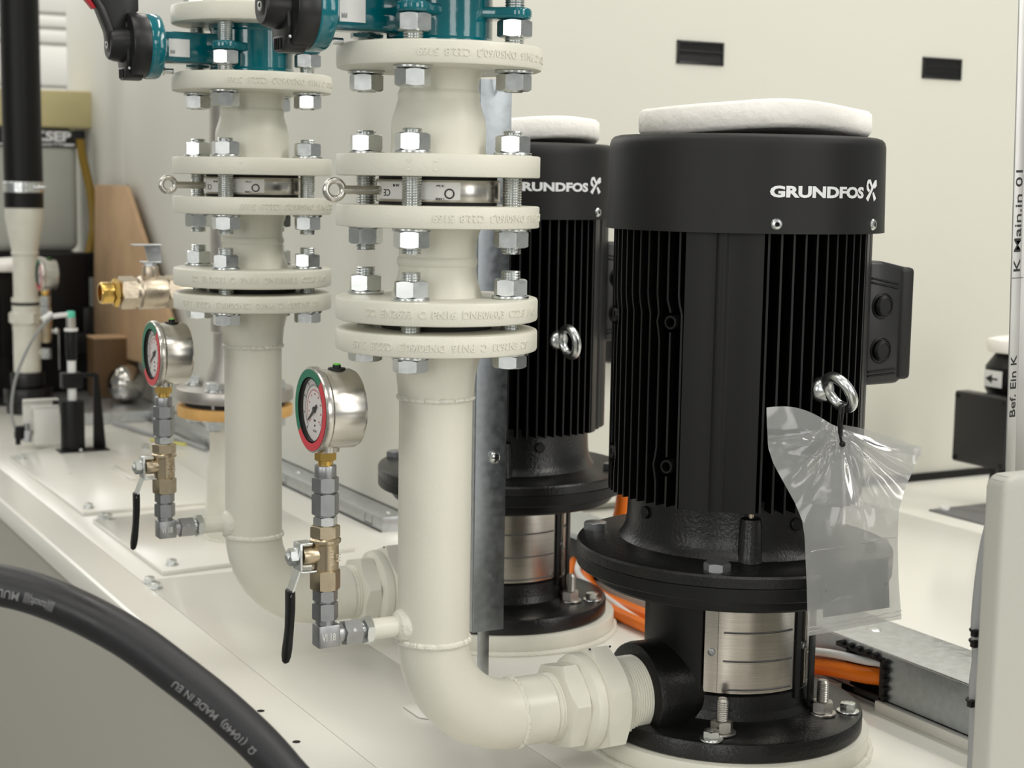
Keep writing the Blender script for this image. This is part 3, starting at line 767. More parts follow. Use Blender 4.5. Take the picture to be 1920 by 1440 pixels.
    # fins
    def fin(az, jog=None, zs=None, t=.0021, Rt=.1170):
        """radial fin; jog(z) gives an azimuth offset in degrees"""
        zz = zs or [z0, z1]
        vs = []; fs = []
        for q in zz:
            a = (az + (jog(q) if jog else 0))*DEG
            d = Vector((math.cos(a), math.sin(a), 0)); n_ = Vector((-d.y, d.x, 0))
            a2 = az*DEG; d2 = Vector((math.cos(a2), math.sin(a2), 0))
            vs += [tuple(d2*.087 - n_*t*.8 + Vector((0, 0, q))), tuple(d*Rt - n_*t*.45 + Vector((0, 0, q))), tuple(d*Rt + n_*t*.45 + Vector((0, 0, q))), tuple(d2*.087 + n_*t*.8 + Vector((0, 0, q)))]
        m = len(zz)
        for i in range(m-1):
            for k in range(4): fs.append((i*4+k, i*4+(k+1) % 4, (i+1)*4+(k+1) % 4, (i+1)*4+k))
        fs += [(3, 2, 1, 0), tuple((m-1)*4+k for k in range(4))]
        return vs, fs
    def make_fin(az, **k):
        vs, fs = fin(az, **k); me_ = bpy.data.meshes.new('fin'); me_.from_pydata(vs, [], fs)
        me_.materials.append(FINM); me_.materials.append(FINE)
        for i, f in enumerate(me_.polygons):
            if sum(1 for v in f.vertices if math.hypot(*me_.vertices[v].co[:2]) > .11) == 4: f.material_index = 1
        return link('cooling_fin', me_, None, p)
    # -X pack (jogged round the bosses)
    zu, zl = Z(.4010), Z(.2760)          # boss heights
    left = [208.0-5.45*i for i in range(0, 12)]
    zs = [z0, zl-.016, zl-.008, zl, zl+.008, zl+.016, Z(.37), zu-.016, zu-.007, zu+.000, zu+.007, zu+.016, zu+.024, z1]
    for i, a in enumerate(left):
        def jog(q, i=i):
            off = -1.7*max(0, min(1, (q-(zu+.009))/.010))
            if i in (1, 9): pass
            if i in (2,): off += -1.4*max(0, 1-abs(q-zl)/.014) - 1.4*max(0, 1-abs(q-zu)/.014)
            if i in (8,): off += 1.6*max(0, 1-abs(q-zl)/.014) + 1.6*max(0, 1-abs(q-zu)/.014)
            return off
        if i in (1, 9):
            for za, zb in ((z0, zl-.0085), (zl+.0085, zu-.0085)):
                make_fin(a, zs=[za, zb])
            make_fin(a, zs=[zu+.0085, zu+.012, zu+.020, z1], jog=jog)
            for zb in (zl, zu):
                Ms = frame((.1145*math.cos(a*DEG), .1145*math.sin(a*DEG), zb), (math.cos(a*DEG), math.sin(a*DEG), 0))
                link('threaded_boss', MB().lathe([(.0062, -.024), (.0062, .002), (.0058, .0028), (.0042, .0028), (.0038, -.010)], 22, Ms, caps=False), BLKS, p)
        else: make_fin(a, zs=zs, jog=jog)
    fm = None
    for pk in (270, 0, 90):
        for i in range(11):
            a = pk - 26.3 + 5.35*i
            if fm is None:
                o_ = make_fin(a); fm = (o_.data, a)
            else: link('cooling_fin', fm[0], None, p, None, (0, 0, (a-fm[1])*DEG))
    # lifting eye seat on -Y pack is in the thing 'eye_bolt'
    # terminal box on the +X side
    tb = MB().prism([(.100, .338), (.100, .4530), (.118, .4520), (.1530, .4450), (.1530, .3470), (.1400, .3385)], -.056, .056, Matrix(((1, 0, 0, 0), (0, 0, 1, 0), (0, 1, 0, -.022), (0, 0, 0, 1))), .004, 3)
    t_ = link('terminal_box', tb, PLASTB, p)
    link('box_lid', MB().box(.1375, .1555, -.0575, .0575, Z(.3420), Z(.4460), .0045, seg=3), COVER, t_)
    for zz in (.4110, .3700):
        Ms = frame((.1180, -.056, Z(zz)), (0, -1, 0))
        link('cable_plug', MB().lathe([(.0125, -.004), (.0125, .0006), (.0118, .0010), (.0112, .0006), (.0108, -.003), (.0100, -.003), (.0096, .0030), (.0080, .0050), (.0072, .0052), (.0070, .0044), (.004, .0044)], 36, Ms), BLKS, t_)
    for zz, sl in ((.4335, -.004), (.3500, .004)):
        for k in (0, .004):
            link('mould_line', MB().tube([(.104, -.0565, Z(zz+.002-k-sl*.3)), (.136, -.0565, Z(zz-k+sl*.6))], .0009, 6), BLKS, t_)
    # fan cover
    Rk = .1240
    cv = MB().lathe([(.1195, Z(.4788)), (.1244, Z(.4788)), (.1240, Z(.4900)), (.1228, Z(.548)), (.1226, Z(.5535)), (.1215, Z(.5575)), (.1190, Z(.5600)), (.1150, Z(.5612)), (.05, Z(.5620))], 120, caps=True)
    c = link('fan_cover', cv, COVER, p)
    Rl = .1238
    # maker lettering
    vs, fs = text_geo('GRUNDFOS', .0140, .00062, .0001, width=.0955)
    zc = Z(.5150); az0 = 264.6*DEG
    h0 = min(v.y for v in vs); h1 = max(v.y for v in vs)
    for v in vs: v.y = (v.y-(h0+h1)/2)*(.0098/(h1-h0))
    link('lettering', MB().add(cyl_wrap(vs, Rl, az0, zc-.0012), fs), WPRINT, c)
    def emblem(strokes):
        mb = MB(); az = 292.6*DEG
        for pts, ws in strokes:
            vv = []; ff = []
            for i, (pt, w) in enumerate(zip(pts, ws)):
                a_ = Vector(pts[max(i-1, 0)]); b_ = Vector(pts[min(i+1, len(pts)-1)]); d = (b_-a_).normalized(); n_ = Vector((-d.y, d.x))
                vv += [Vector((pt[0]+n_.x*w, pt[1]+n_.y*w, .0001)), Vector((pt[0]-n_.x*w, pt[1]-n_.y*w, .0001))]
            for i in range(len(pts)-1): ff.append((2*i, 2*i+1, 2*i+3, 2*i+2))
            mb.add(cyl_wrap([Vector((q.x*.0098, q.y*.0085, q.z)) for q in vv], Rl, az, zc+.0012), ff)
        return mb
    link('emblem', emblem([
        ([(-.75, .55), (-.55, .85), (-.3, .9), (-.05, .55), (.25, .05)], [.12, .21, .2, .16, .1]),
        ([(-.75, .55), (-.65, .15), (-.35, -.15)], [.15, .2, .14]),
        ([(1.0, 1.0), (.75, .8), (.3, .3), (-.2, -.35), (-.7, -1.0)], [.05, .2, .19, .18, .26]),
        ([(1.0, 1.0), (.95, .5), (.62, .2)], [.05, .19, .09]),
        ([(.35, -.25), (.6, -.6), (.85, -1.0)], [.14, .21, .28])]), WPRINT, c)
    for a in (245.6, 295, 65.6, 115):
        Ms = frame((.1238*math.cos(a*DEG), .1238*math.sin(a*DEG), Z(.4868)), (math.cos(a*DEG), math.sin(a*DEG), 0), (0, 0, 1))
        s_ = link('cover_screw', MB().lathe([(.0050, -.001), (.0050, .0008), (.0040, .0022), (.0020, .0027), (.0019, .0012)], 24, Ms), ZINC, c)
        link('socket', MB().cyl(.0019, .0011, .0014, 10, Ms), HOLE, s_)
    # rear/upper hood behind the terminal box
    link('gland_hood', MB().lathe(ball_prof(.026, 10), 20, T(.098, .02, Z(.455))), PLASTB, p)
    return p
pm1 = pump('black vertical pump motor nearest the camera, with the plastic bag hung on it')
pm2 = dup(pm1, (PX-.004, DY, .022), 'black vertical pump motor behind and left of the nearer one')
for ch in pm2.children:      # the guard of the second pump sits turned a little further round
    if ch.name.split('.')[0] in ('guard_plate', 'stool_wall', 'strip'): ch.rotation_euler = (0, 0, 13*DEG)

def foam_pad(label, R, loc, seed, h=.0235, name='foam_pad'):
    n = 72; rings = [(0.001, 1), (.5, 1), (.85, 1), (.97, .98), (1.0, .85), (1.005, .5), (1.0, .15), (.97, 0), (.85, 0), (.001, 0)]
    vs = []; fs = []
    for rr, hh in rings:
        for k in range(n):
            a = 2*PI*k/n; w = 1 + .02*noise.noise(Vector((math.cos(a)*1.6, math.sin(a)*1.6, seed)))*1.6
            wz = .0035*noise.noise(Vector((math.cos(a)*1.3*rr, math.sin(a)*1.3*rr, seed+4)))
            lift = .0065*max(0, math.cos(a - 255*DEG - seed*.2))**3*rr
            vs.append((R*rr*w*math.cos(a), R*rr*w*math.sin(a), hh*h + (wz if hh > .4 else 0) + lift + .001))
    for i in range(len(rings)-1):
        for k in range(n): fs.append((i*n+k, i*n+(k+1) % n, (i+1)*n+(k+1) % n, (i+1)*n+k))
    fs += [tuple(range(n))[::-1], tuple((len(rings)-1)*n+k for k in range(n))]
    o = link(name, MB().add(vs, fs).mesh(name, 50), FOAM, None, loc); return tag(o, label, 'foam')
foam_pad('white foam pad lying on the motor nearest the camera', .1035, (PX+.007, .0, .5605), 0)
foam_pad('white foam pad lying on the motor behind the nearest column', .1000, (PX+.001, DY, .5605), 3)

def eye_bolt(label, U, az, zz, R=.117, yaw=0):
    a = az*DEG; d = Vector((math.cos(a), math.sin(a), 0)); t = Vector((-d.y, d.x, 0))
    o = thing('lifting_eye', label, 'eye bolt', (U[0]+d.x*R, U[1]+d.y*R, zz))
    M = frame((0, 0, 0), d, (0, 0, 1))
    link('collar', MB().lathe([(.0105, -.003), (.0110, .0005), (.0108, .0040), (.0085, .0075), (.0050, .0100)], 28, M), ZINC, o)
    # ring plane tilted so that it shows as an ellipse
    rx = (t*math.cos(yaw) + Vector((0, 0, 1))*math.sin(yaw)).normalized()
    c = d*.0240
    link('ring', MB().torus(.0150, .0046, frame(c, rx, d), 40, 14), ZINC, o)
    return o
eye_bolt('zinc lifting eye on the nearer motor, holding the plastic bag', (PX, 0), 270.2, .3470, .1155, .5)
eye_bolt('zinc lifting eye on the motor behind', (PX-.004, DY), 271.5, .3480, .1155, .15)

# ------------------------------------------------------------------ plastic bag with card, cable tie
UC = Vector((PX, 0, 0)); ud = Vector((-.6007, -.7995, 0)); rd = Vector((.7995, -.6007, 0))
def bagpt(r, z, d): return UC + rd*r + ud*d + Vector((0, 0, z))
def lerp(a, b, t): return a + (b-a)*t
rows = [  # (left r,z,d) (right r,z,d)
    ((.0241, .3328, .116), (.1518, .3054, .126)), ((.0250, .318, .118), (.1500, .2985, .130)), ((.0265, .300, .123), (.1440, .2850, .135)),
    ((.0310, .2880, .130), (.1400, .2750, .140)), ((.0400, .2730, .138), (.1360, .2650, .146)), ((.0496, .2582, .146), (.1336, .2560, .150)),
    ((.0560, .2440, .151), (.1334, .2450, .152)), ((.0585, .2300, .152), (.1336, .2300, .153)), ((.0600, .2100, .152), (.1345, .2150, .153)),
    ((.0618, .1886, .151), (.1354, .2014, .153)), ((.0630, .1680, .151), (.1375, .1830, .152)), ((.0644, .1468, .150), (.1396, .1656, .151))]
NB = 48
def bag_layer(off, amp, seed):
    vs = []; fs = []; nr = 64
    for i in range(nr+1):
        t = i/nr*(len(rows)-1); k = min(int(t), len(rows)-2); u = t-k
        L = [lerp(a, b, u) for a, b in zip(rows[k][0], rows[k+1][0])]; R = [lerp(a, b, u) for a, b in zip(rows[k][1], rows[k+1][1])]
        for j in range(NB+1):
            s = j/NB; q = [lerp(a, b, s) for a, b in zip(L, R)]
            z = q[1]; g = math.exp(-((q[0]-.0855)/.022)**2)
            topw = max(0, 1-i/12)
            z += topw*(.0062*max(0, math.sin(PI*min(1, s/.42))) - .0030*max(0, math.sin(PI*max(0, (s-.42)/.58))))   # top edge arcs
            # folds radiate from the tie point
            dx, dz = q[0]-.0862, (.3170-z); ang = math.atan2(dx, max(dz, .002)); rad = math.hypot(dx, dz)
            fold = (math.sin(ang*11 + 1.3)*.0030 + math.sin(ang*19)*.0012)*min(1, rad/.03)*max(0, 1-rad/.120)
            fold += .0022*noise.noise(Vector((q[0]*22, z*10, seed)))*min(1, i/5)
            fold += .0005*noise.noise(Vector((q[0]*90, z*50, seed+7)))
            puff = math.sin(PI*s)*amp*min(1, i/10)*(1 - max(0, (i-nr+8)/8))
            vs.append(tuple(bagpt(q[0], z, q[2] + off*puff + fold + .0)))
    for i in range(nr):
        for j in range(NB):
            a = i*(NB+1)+j; fs.append((a, a+1, a+NB+2, a+NB+1))
    return vs, fs
bag = thing('plastic_bag', 'crumpled clear plastic bag hanging from the nearer motor', 'bag', tuple(bagpt(.0855, .16, .15)))
B0 = -bag.location
vs, fs = bag_layer(1, .0055, 1.); 
link('front_film', MB().add(vs, fs, Matrix.Translation(B0)).mesh('film', 80), FILM, bag)
vs, fs = bag_layer(-1, .0022, 1.2)
vs = [tuple(Vector(v) - ud*.0012) for v in vs]
link('back_film', MB().add(vs, fs, Matrix.Translation(B0)).mesh('film', 80), FILM, bag)
# folded top flap at right and seams
def strip(pts, w, d0):
    v = []; f = []
    for i, (r, z, dd) in enumerate(pts):
        ww = w[i] if isinstance(w, list) else w
        v += [tuple(bagpt(r, z, dd+d0)), tuple(bagpt(r, z-ww, dd+d0))]
    for i in range(len(pts)-1): f.append((2*i, 2*i+1, 2*i+3, 2*i+2))
    return v, f
v, f = strip([(.0865, .3215, .119), (.100, .3200, .122), (.118, .3160, .124), (.136, .3110, .126), (.1520, .3060, .127)], [.002, .008, .011, .010, .008], .003)
link('top_flap', MB().add(v, f, Matrix.Translation(B0)), FILM, bag)
for zo in (.004, .0075):
    pts = [bagpt(lerp(.0642, .1394, s), lerp(.1468, .1656, s)+zo+.0005*math.sin(s*40), .1535) for s in [k/20 for k in range(21)]]
    link('seam', MB().tube([p + B0 for p in pts], .00035, 5), FILM, bag)
link('crease', MB().tube([bagpt(.064 + .068*s, .2195 + .016*s + .0006*math.sin(s*17), .1560) + B0 for s in [k/14 for k in range(15)]], .00045, 5), FILM, bag)
cd = MB()
cpts = [(.0743, .2066), (.1265, .2169), (.1296, .1748), (.076, .1632)]
cv_ = [tuple(bagpt(a, b, .1512)) for a, b in cpts] + [tuple(bagpt(a, b, .1506)) for a, b in cpts]
cd.add(cv_, [(0, 1, 2, 3), (7, 6, 5, 4), (0, 4, 5, 1), (1, 5, 6, 2), (2, 6, 7, 3), (3, 7, 4, 0)])
cd = MB().add([tuple(Vector(v) - bagpt(.1, .163, .151)) for v in cd.v], cd.f)
co = thing('metal_card', 'thin grey metal plate inside the plastic bag', 'plate', tuple(bagpt(.1, .163, .151)))
CARD = mat('grey_card', (.20, .205, .21), .5, .0)
link('plate', cd.mesh('plate', smooth=False), CARD, co)
for a, b in ((.0775, .1860), (.1255, .1945)):
    q = bagpt(a, b, .1513) - co.location
    link('hole', MB().cyl(.0009, -.0001, .0002, 10, frame(q, ud)), HOLE, co)
tie = thing('cable_tie', 'black cable tie through the lifting eye and the plastic bag', 'cable tie', tuple(bagpt(.0868, .3076, .130)))
B1 = -tie.location
link('strap', MB().tube([bagpt(r, z, d)+B1 for r, z, d in ((.0835, .3390, .140), (.0830, .3330, .143), (.0832, .3250, .138), (.0840, .3170, .1335), (.0858, .3100, .1320), (.0866, .3072, .131))], .00125, 8), BLKS, tie)
link('strap_back', MB().tube([bagpt(r, z, d)+B1 for r, z, d in ((.0835, .3390, .140), (.0860, .3395, .133), (.0865, .3330, .127), (.0862, .3230, .122), (.0866, .3120, .124))], .00125, 8), BLKS, tie)
link('head', MB().lathe(ball_prof(.0027, 8), 14, T(*(bagpt(.0870, .3068, .1325)+B1))), BLKS, tie)

# ================================================================== STRUT behind the nearest column
st = thing('support_strut', 'upright galvanised channel strut standing behind the nearest column', 'strut', (.116, .150, 0))
w, dpt, t = .033, .021, .002
prof = [(0, 0), (w, 0), (w, dpt), (w-t, dpt), (w-t, t), (t, t), (t, dpt), (0, dpt)]
link('channel', MB().prism(prof, .0885, .6120, bev=.0004), GALV, st)
link('side_face', MB().box(-.0006, -.0001, .002, .019, .0885, .6120), GALVL, st)
pl_ = MB().box(.007, .019, .0025, .0050, 0, .12, .0006)
pl_.box(-.02, .022, .002, .05, 0, .003, .0006)
link('foot_plate', pl_, GALVL, st)
for x, z in ((.0195, .2580),):
    Ms = frame((x, 0, z), (0, -1, 0), (0, 0, 1))
    s_ = link('screw', MB().lathe([(.0063, 0), (.0058, .0022), (.0040, .0036), (.0015, .0042), (.0002, .0042)], 24, Ms), ZINC, st)
    link('cross_slot', MB().box(-.0035, .0035, -.0006, .0006, .0036, .0044, 0, Ms).box(-.0006, .0006, -.0035, .0035, .0036, .0044, 0, Ms), INK, s_)
for z in (.2050, .2330):
    link('side_hole', MB().box(-.0008, .0, .0065, .0095, z-.003, z+.003), HOLE, st)
hk = [( .016, -.006, .620), (.0155, -.007, .609), (.0175, -.0075, .6035), (.0205, -.0075, .6030), (.0225, -.007, .607), (.0228, -.006, .613)]
link('wire_hook', MB().tube(hk, .0013, 8), ZINCD, st)

# ================================================================== RAILS
def rail_rivet(par, x, y, z, nrm=(0, 0, 1), r=.0055, m=ZINC):
    link('rivet', MB().lathe([(r, 0), (r*.8, .0012), (r*.3, .0019), (.0001, .002)], 18, frame((x, y, z), nrm)), m, par)
rl = thing('base_rail', 'galvanised base rail along the foot of the left wall panel', 'rail', (.384, .96, 0))
link('rail_body', MB().box(0, .044, 0, 2.07, 0, .022, .0012), GALVL, rl)
link('edge_strip', MB().box(-.0015, 0, 0, 2.07, 0, .0018), GASK, rl)
for y in (.03, .40, .80, 1.2): rail_rivet(rl, .026, y, .022)
for y in (.035, .395, .80, 1.2):
    link('u_slot', MB().box(-.0003, .0004, y, y+.0012, .0055, .018).box(-.0003, .0004, y+.026, y+.0272, .0055, .018).box(-.0003, .0004, y, y+.0272, .0045, .0060), HOLE, rl)
rr_ = thing('cable_duct', 'galvanised cable duct on the deck beside the nearer pump', 'duct', (.50, 0, 0))
ya, yb = -1.3, .93; h0, h1 = -.001, .050
def seg(y0, y1, z0=.012, z1=.058): return MB().box(0, .0015, y0, y1, z0, z1)
body = seg(ya, h0); body.box(0, .0015, h1, yb, .012, .058); body.box(0, .0015, h0, h1, .051, .058)
body.box(.0, .0015, h0, h1, .012, .0135)
body.box(.078, .080, ya, yb, 0, .060); body.box(.0015, .0785, ya, yb, .002, .004)
link('duct_body', body, GALV, rr_)
link('duct_lid', MB().box(-.0015, .0815, ya, yb, .0590, .0615, .0007), GALVL, rr_)
link('lid_lip', MB().box(-.0015, -.0002, ya, yb, .0545, .0592), GALV, rr_)
link('bottom_lip', MB().box(-.008, .0, ya, h0+.004, .0, .0110, .0008).box(-.008, 0, h1+.012, yb, 0, .011, .0008), DECKM, rr_)
rail_rivet(rr_, .0985-.055, .066, .0615, r=.0085); rail_rivet(rr_, .0435, -.5, .0615, r=.0085)
link('side_grommet', MB().box(-.003, .0, .520, .640, .010, .052, .001), BLKS, rr_)
# edge protection round the opening
ep = MB()
ep.box(-.004, .004, h0-.004, h0+.004, .009, .0535, .001); ep.box(-.004, .004, h1-.002, h1+.004, .030, .0535, .001)
ep.box(-.004, .004, h0, h1+.02, .0495, .0545, .001); ep.box(-.004, .004, h0, h1-.01, .009, .0150, .001)
link('edge_trim', ep, BLKS, rr_)
for i in range(5): link('trim_lug', MB().box(-.0055, .003, h0-.0065, h0-.0015, .013+i*.0092, .0175+i*.0092, .0008), BLKS, rr_)
for i in range(5): link('trim_lug', MB().box(-.0055, .003, h0+.008+i*.0125, h0+.0145+i*.0125, .0525, .0570, .0008), BLKS, rr_)
# orange cables
def bez(pts, n=12):
    P = [Vector(p) for p in pts]; out = []
    P = [P[0]*2-P[1]] + P + [P[-1]*2-P[-2]]
    for i in range(1, len(P)-2):
        for k in range(n):
            t = k/n; a, b, c, d = P[i-1], P[i], P[i+1], P[i+2]
            out.append(.5*((2*b) + (c-a)*t + (2*a-5*b+4*c-d)*t*t + (3*b-a-3*c+d)*t*t*t))
    out.append(P[-2]); return out
def cable(name, label, pts, r, m, cat='cable'):
    P = bez(pts); o0 = Vector(P[-1]); o = link(name, MB().tube([q-o0 for q in P], r, 16), m, None, tuple(o0)); return tag(o, label, cat)
cable('power_cable', 'thick orange cable entering the cable duct beside the nearer pump', [(.506, -.25, .020), (.530, -.06, .020), (.515, .000, .0290), (.4985, .030, .0295), (.4900, .060, .028), (.482, .11, .0215), (.472, .20, .016), (.466, .30, .0105), (.460, .40, .0100), (.462, .48, .0105), (.482, .540, .018), (.512, .575, .026), (.53, .60, .028)], .0088, ORNG)
cable('power_cable', 'thinner orange cable on the deck between the two pumps', [(.47, .05, .008), (.4480, .20, .008), (.4400, .31, .0085), (.4400, .40, .0085), (.4430, .48, .0090), (.462, .545, .0100), (.490, .585, .020), (.512, .61, .026), (.53, .64, .028)], .0075, ORNG)
cable('signal_cable', 'white thin cable beside the orange one entering the duct', [(.530, -.2, .042), (.514, -.01, .0435), (.4990, .03, .0440), (.4840, .09, .0390), (.465, .20, .012), (.4520, .34, .0050), (.4505, .45, .0180), (.470, .54, .024), (.510, .59, .038), (.53, .62, .040)], .0042, LBL)
cable('power_cable', 'orange cable hanging from the terminal box of the pump behind', [(.462, .445, .352), (.4690, .440, .30), (.474, .44, .20), (.474, .445, .13), (.478, .47, .085), (.490, .51, .05), (.512, .545, .036), (.53, .57, .034)], .0095, ORNG)
cable('wire_bundle', 'thin grey wires lying on the deck at the foot of the left wall', [(.30, 2.15, .0048), (.325, 1.98, .0048), (.360, 1.88, .0048), (.372, 1.75, .0048)], .0045, GCAB)
cable('wire_bundle', 'yellow ended thin wire on the deck below the left wall', [(.300, 1.870, .0092), (.322, 1.83, .0092), (.345, 1.79, .0092)], .0032, mat('yellow_wire', (.6, .55, .12), .5))

# wall handles
def handle(label, x):
    o = thing('recessed_handle', label, 'handle', (x, YB, .7265))
    fr_ = MB(); W2, H2, e = .0450, .0182, .0040
    fr_.box(-W2, W2, -.0035, .0, H2-e, H2, .0006).box(-W2, W2, -.0035, 0, -H2, -H2+e, .0006)
    fr_.box(-W2, -W2+e, -.0035, 0, -H2, H2, .0006).box(W2-e, W2, -.0035, 0, -H2, H2, .0006)
    link('frame', fr_, PLASTB, o)
    link('recess', MB().box(-W2+e, W2-e, -.0012, -.0006, -H2+e, H2-e), HOLE, o)
    link('grip_bar', MB().box(-W2+e, W2-e, -.0028, -.0010, .0015, .0042), PLASTB, o)
    link('scoop', MB().prism([(-H2+e, -.0030), (-H2+e, -.0010), (-.003, -.0010)], -W2+e, W2-e, Matrix(((0, 0, 1, 0), (0, 1, 0, 0), (1, 0, 0, 0), (0, 0, 0, 1)))), BLKS, o)
    return o
handle('black recessed pull on the back wall above the nearer motor', .9278)
handle('black recessed pull on the back wall farther right, smaller looking', 1.4395)
# black junction box seen between the pumps
jb = thing('junction_box', 'black box on the back wall between the two motors', 'box', (.83, YB, .16))
link('housing', MB().box(-.10, .047, -.06, 0, .085, .215, .008, seg=3), PLASTB, jb)
link('lid', MB().box(-.094, .041, -.064, -.059, .090, .210, .003), COVER, jb)
# half round opening at the wall foot
ho = thing('cable_grommet', 'black half round cable grommet at the foot of the back wall', 'grommet', (1.50, YB, .0))
link('arch', MB().lathe([(.030, -.010), (.0455, -.010), (.0455, .002), (.030, .002)], 30, frame((0, 0, .003), (0, -1, 0), (1, 0, 0)), close=True, a0=0, a1=-PI) if False else MB().prism([(.0455*math.cos(a), .0455*math.sin(a)) for a in [PI*k/24 for k in range(25)]], 0, .006, frame((0, 0, .0), (0, -1, 0), (-1, 0, 0)).to_4x4() @ Matrix.Rotation(0, 4, 'Z')), BLKS, ho)
link('opening', MB().prism([(.036*math.cos(a), .036*math.sin(a)+.001) for a in [PI*k/24 for k in range(25)]], .006, .0064, frame((0, 0, .0), (0, -1, 0), (-1, 0, 0))), HOLE, ho)

# ================================================================== FAR RIGHT small pump, post, bracket
fp = thing('small_pump', 'small black pump with terminal box under white foam, far right', 'pump', (1.36, .69, 0))
link('foot_plate', MB().box(-.105, .14, -.22, .05, 0, .003, .0008), GREY, fp)
bl = MB().box(-.0600, -.03, -.062, .052, .080, .1955, .004, seg=3)
tbx = link('terminal_box', bl, PLASTB, fp)
for y in (-.055, .045):
    for z in (.087, .188): link('lid_screw', MB().cyl(.0038, 0, .0015, 12, frame((-.060, y, z), (-1, 0, 0)), .0004), BLKS, tbx)
link('motor', MB().lathe([(.034, .003), (.034, .02), (.028, .03), (.028, .19), (.050, .192), (.054, .20), (.054, .236), (.040, .2560), (.036, .2590)], 40, T(.03, -.0, 0)), BLKS, fp)
link('leg', MB().box(-.040, -.034, -.022, -.014, .003, .085), BLKS, fp)
lb = link('arrow_label', MB().box(-.0262, -.0257, -.016, .022, .2050, .2315), LBL, fp)
ar = MB().prism([(.016, .0), (.002, .007), (.002, .0015), (-.010, .0015), (-.010, -.0015), (.002, -.0015), (.002, -.007)], 0, .0006, Matrix(((0, 0, -1, -.0262), (1, 0, 0, .003), (0, 1, 0, .218), (0, 0, 0, 1))))
link('arrow', ar, INK, lb)
foam_pad('white foam pad on the small pump at the far right', .064, (1.405, .69, .2585), 9, .021)
link('peg', MB().cyl(.008, 0, .006, 20, T(-.086, .034, .003), .001), LBL, fp)

ps = thing('profile_post', 'aluminium profile post with handwritten notes at the right edge', 'post', (.4025, -.25, 0), (0, -.0367, 0))
pst = MB().box(0, .0100, 0, .0015, 0.001, 1.0, .0003); pst.box(.0106, .052, .0006, .0020, 0.001, 1.0, .0003)
link('profile', pst, ALU, ps)
def vert_text(tx, size, x, z, width):
    vs, fs = text_geo(tx, size, .00008, .0001, width)
    return MB().add([(x - w.y, -w.z - .0001, z + w.x) for w in vs], fs)
link('handwriting', vert_text('Bef. Ein K', .0090, .0050, .3610, .050), INK, ps)
link('handwriting', vert_text('K Main.in 01', .0100, .0055, .4950, .080), INK, ps)
link('pencil_line', MB().box(0, .0125, -.0003, 0, .4485, .4490), INK, ps)

br = thing('mounting_bracket', 'pale grey folded metal bracket in the right foreground', 'bracket', (.234, -.391, 0))
poly = [(0, 0), (0, .3150)] + [(.0095 - .0095*math.cos(a), .3150 + .0095*math.sin(a)) for a in (30*DEG, 60*DEG, 90*DEG)] + [(.30, .3245), (.30, 0)]
MBr = Matrix(((1, 0, 0, 0), (0, 0, 1, 0), (0, 1, 0, 0), (0, 0, 0, 1)))
link('panel', MB().prism(poly, -.009, .009, MBr, .0035, 3), PANELW, br)
link('hole', MB().cyl(.0062, 0, .0006, 20, frame((.0270, -.0091, .3040), (0, -1, 0))), GREY, br)
P = [(.2925, -.33, .001), (.2930, -.33, .05), (.2940, -.33, .10), (.2915, -.33, .15), (.2930, -.33, .17), (.2900, -.33, .2024), (.2935, -.33, .2469), (.3000, -.33, .2750), (.310, -.33, .30)]
cable('cable_harness', 'grey cable strapped to the left side of the foreground bracket', P[::-1], .0068, GCAB)
for i, z in enumerate((.1927, .1845, .1389)):
    o = thing('cable_tie', ('upper black cable tie on the bracket harness', 'middle black cable tie on the bracket harness, open end out', 'lowest black cable tie on the bracket harness')[i], 'cable tie', (.2915, -.33, z))
    link('strap', MB().torus(.0078, .0011, None, 24, 6), BLKS, o); link('head', MB().box(-.0125, -.0065, -.0065, -.0015, -.0025, .0025, .0006), BLKS, o)

# ================================================================== FOREGROUND HOSE
hp = [(-.80, -.02, -.735), (-.79, -.02, -.4), (-.75, -.03, -.05), (-.67, -.055, .15), (-.57, -.09, .235), (-.475, -.130, .2660), (-.425, -.154, .2685), (-.385, -.174, .2640), (-.354, -.192, .2540), (-.320, -.214, .2350), (-.292, -.233, .2120), (-.264, -.252, .1860), (-.237, -.271, .1540), (-.205, -.30, .10), (-.165, -.34, -.05), (-.155, -.36, -.3), (-.17, -.37, -.735)]
HP = bez(hp, 14)
hose = thing('hose', 'thick black rubber hose arching across the lower left foreground', 'hose', (-.17, -.37, -.75))
H0 = -hose.location; HR = .0130
link('hose_wall', MB().tube([q+H0 for q in HP], HR, 40), RUB, hose)
# printing wrapped on the hose
cum = [0]
for a, b in zip(HP, HP[1:]): cum.append(cum[-1] + (b-a).length)
CAMP = Vector((-.5793, -1.1813, .517))
def hose_pt(s, v, out):
    i = max(0, min(len(cum)-2, next((k for k in range(len(cum)-1) if cum[k+1] > s), len(cum)-2)))
    t = (s-cum[i])/(cum[i+1]-cum[i]); p = HP[i].lerp(HP[i+1], t); tg = (HP[i+1]-HP[max(i-1, 0)]).lerp(HP[min(i+2, len(HP)-1)]-HP[i], t).normalized()
    w = (CAMP - p).normalized(); n0 = (w - tg*w.dot(tg)).normalized(); side = tg.cross(n0).normalized()
    a = v/HR; return p + (n0*math.cos(a) + side*math.sin(a))*(HR + out)
def near_s(pt):
    pt = Vector(pt); k = min(range(len(HP)), key=lambda i: (HP[i]-pt).length); return cum[k]
def hose_text(tx, size, s, v0, width=None, bold=.0001):
    vs, fs = text_geo(tx, size, bold, .00008, width, 8)
    # letters read from the lower right end back towards the left end
    return MB().add([tuple(hose_pt(s - w.x, v0 + w.y*HV, .00022 + w.z)+H0) for w in vs], fs)
HV = 1
s_a = near_s((-.268, -.249, .190)); s_b = near_s((-.372, -.181, .260))
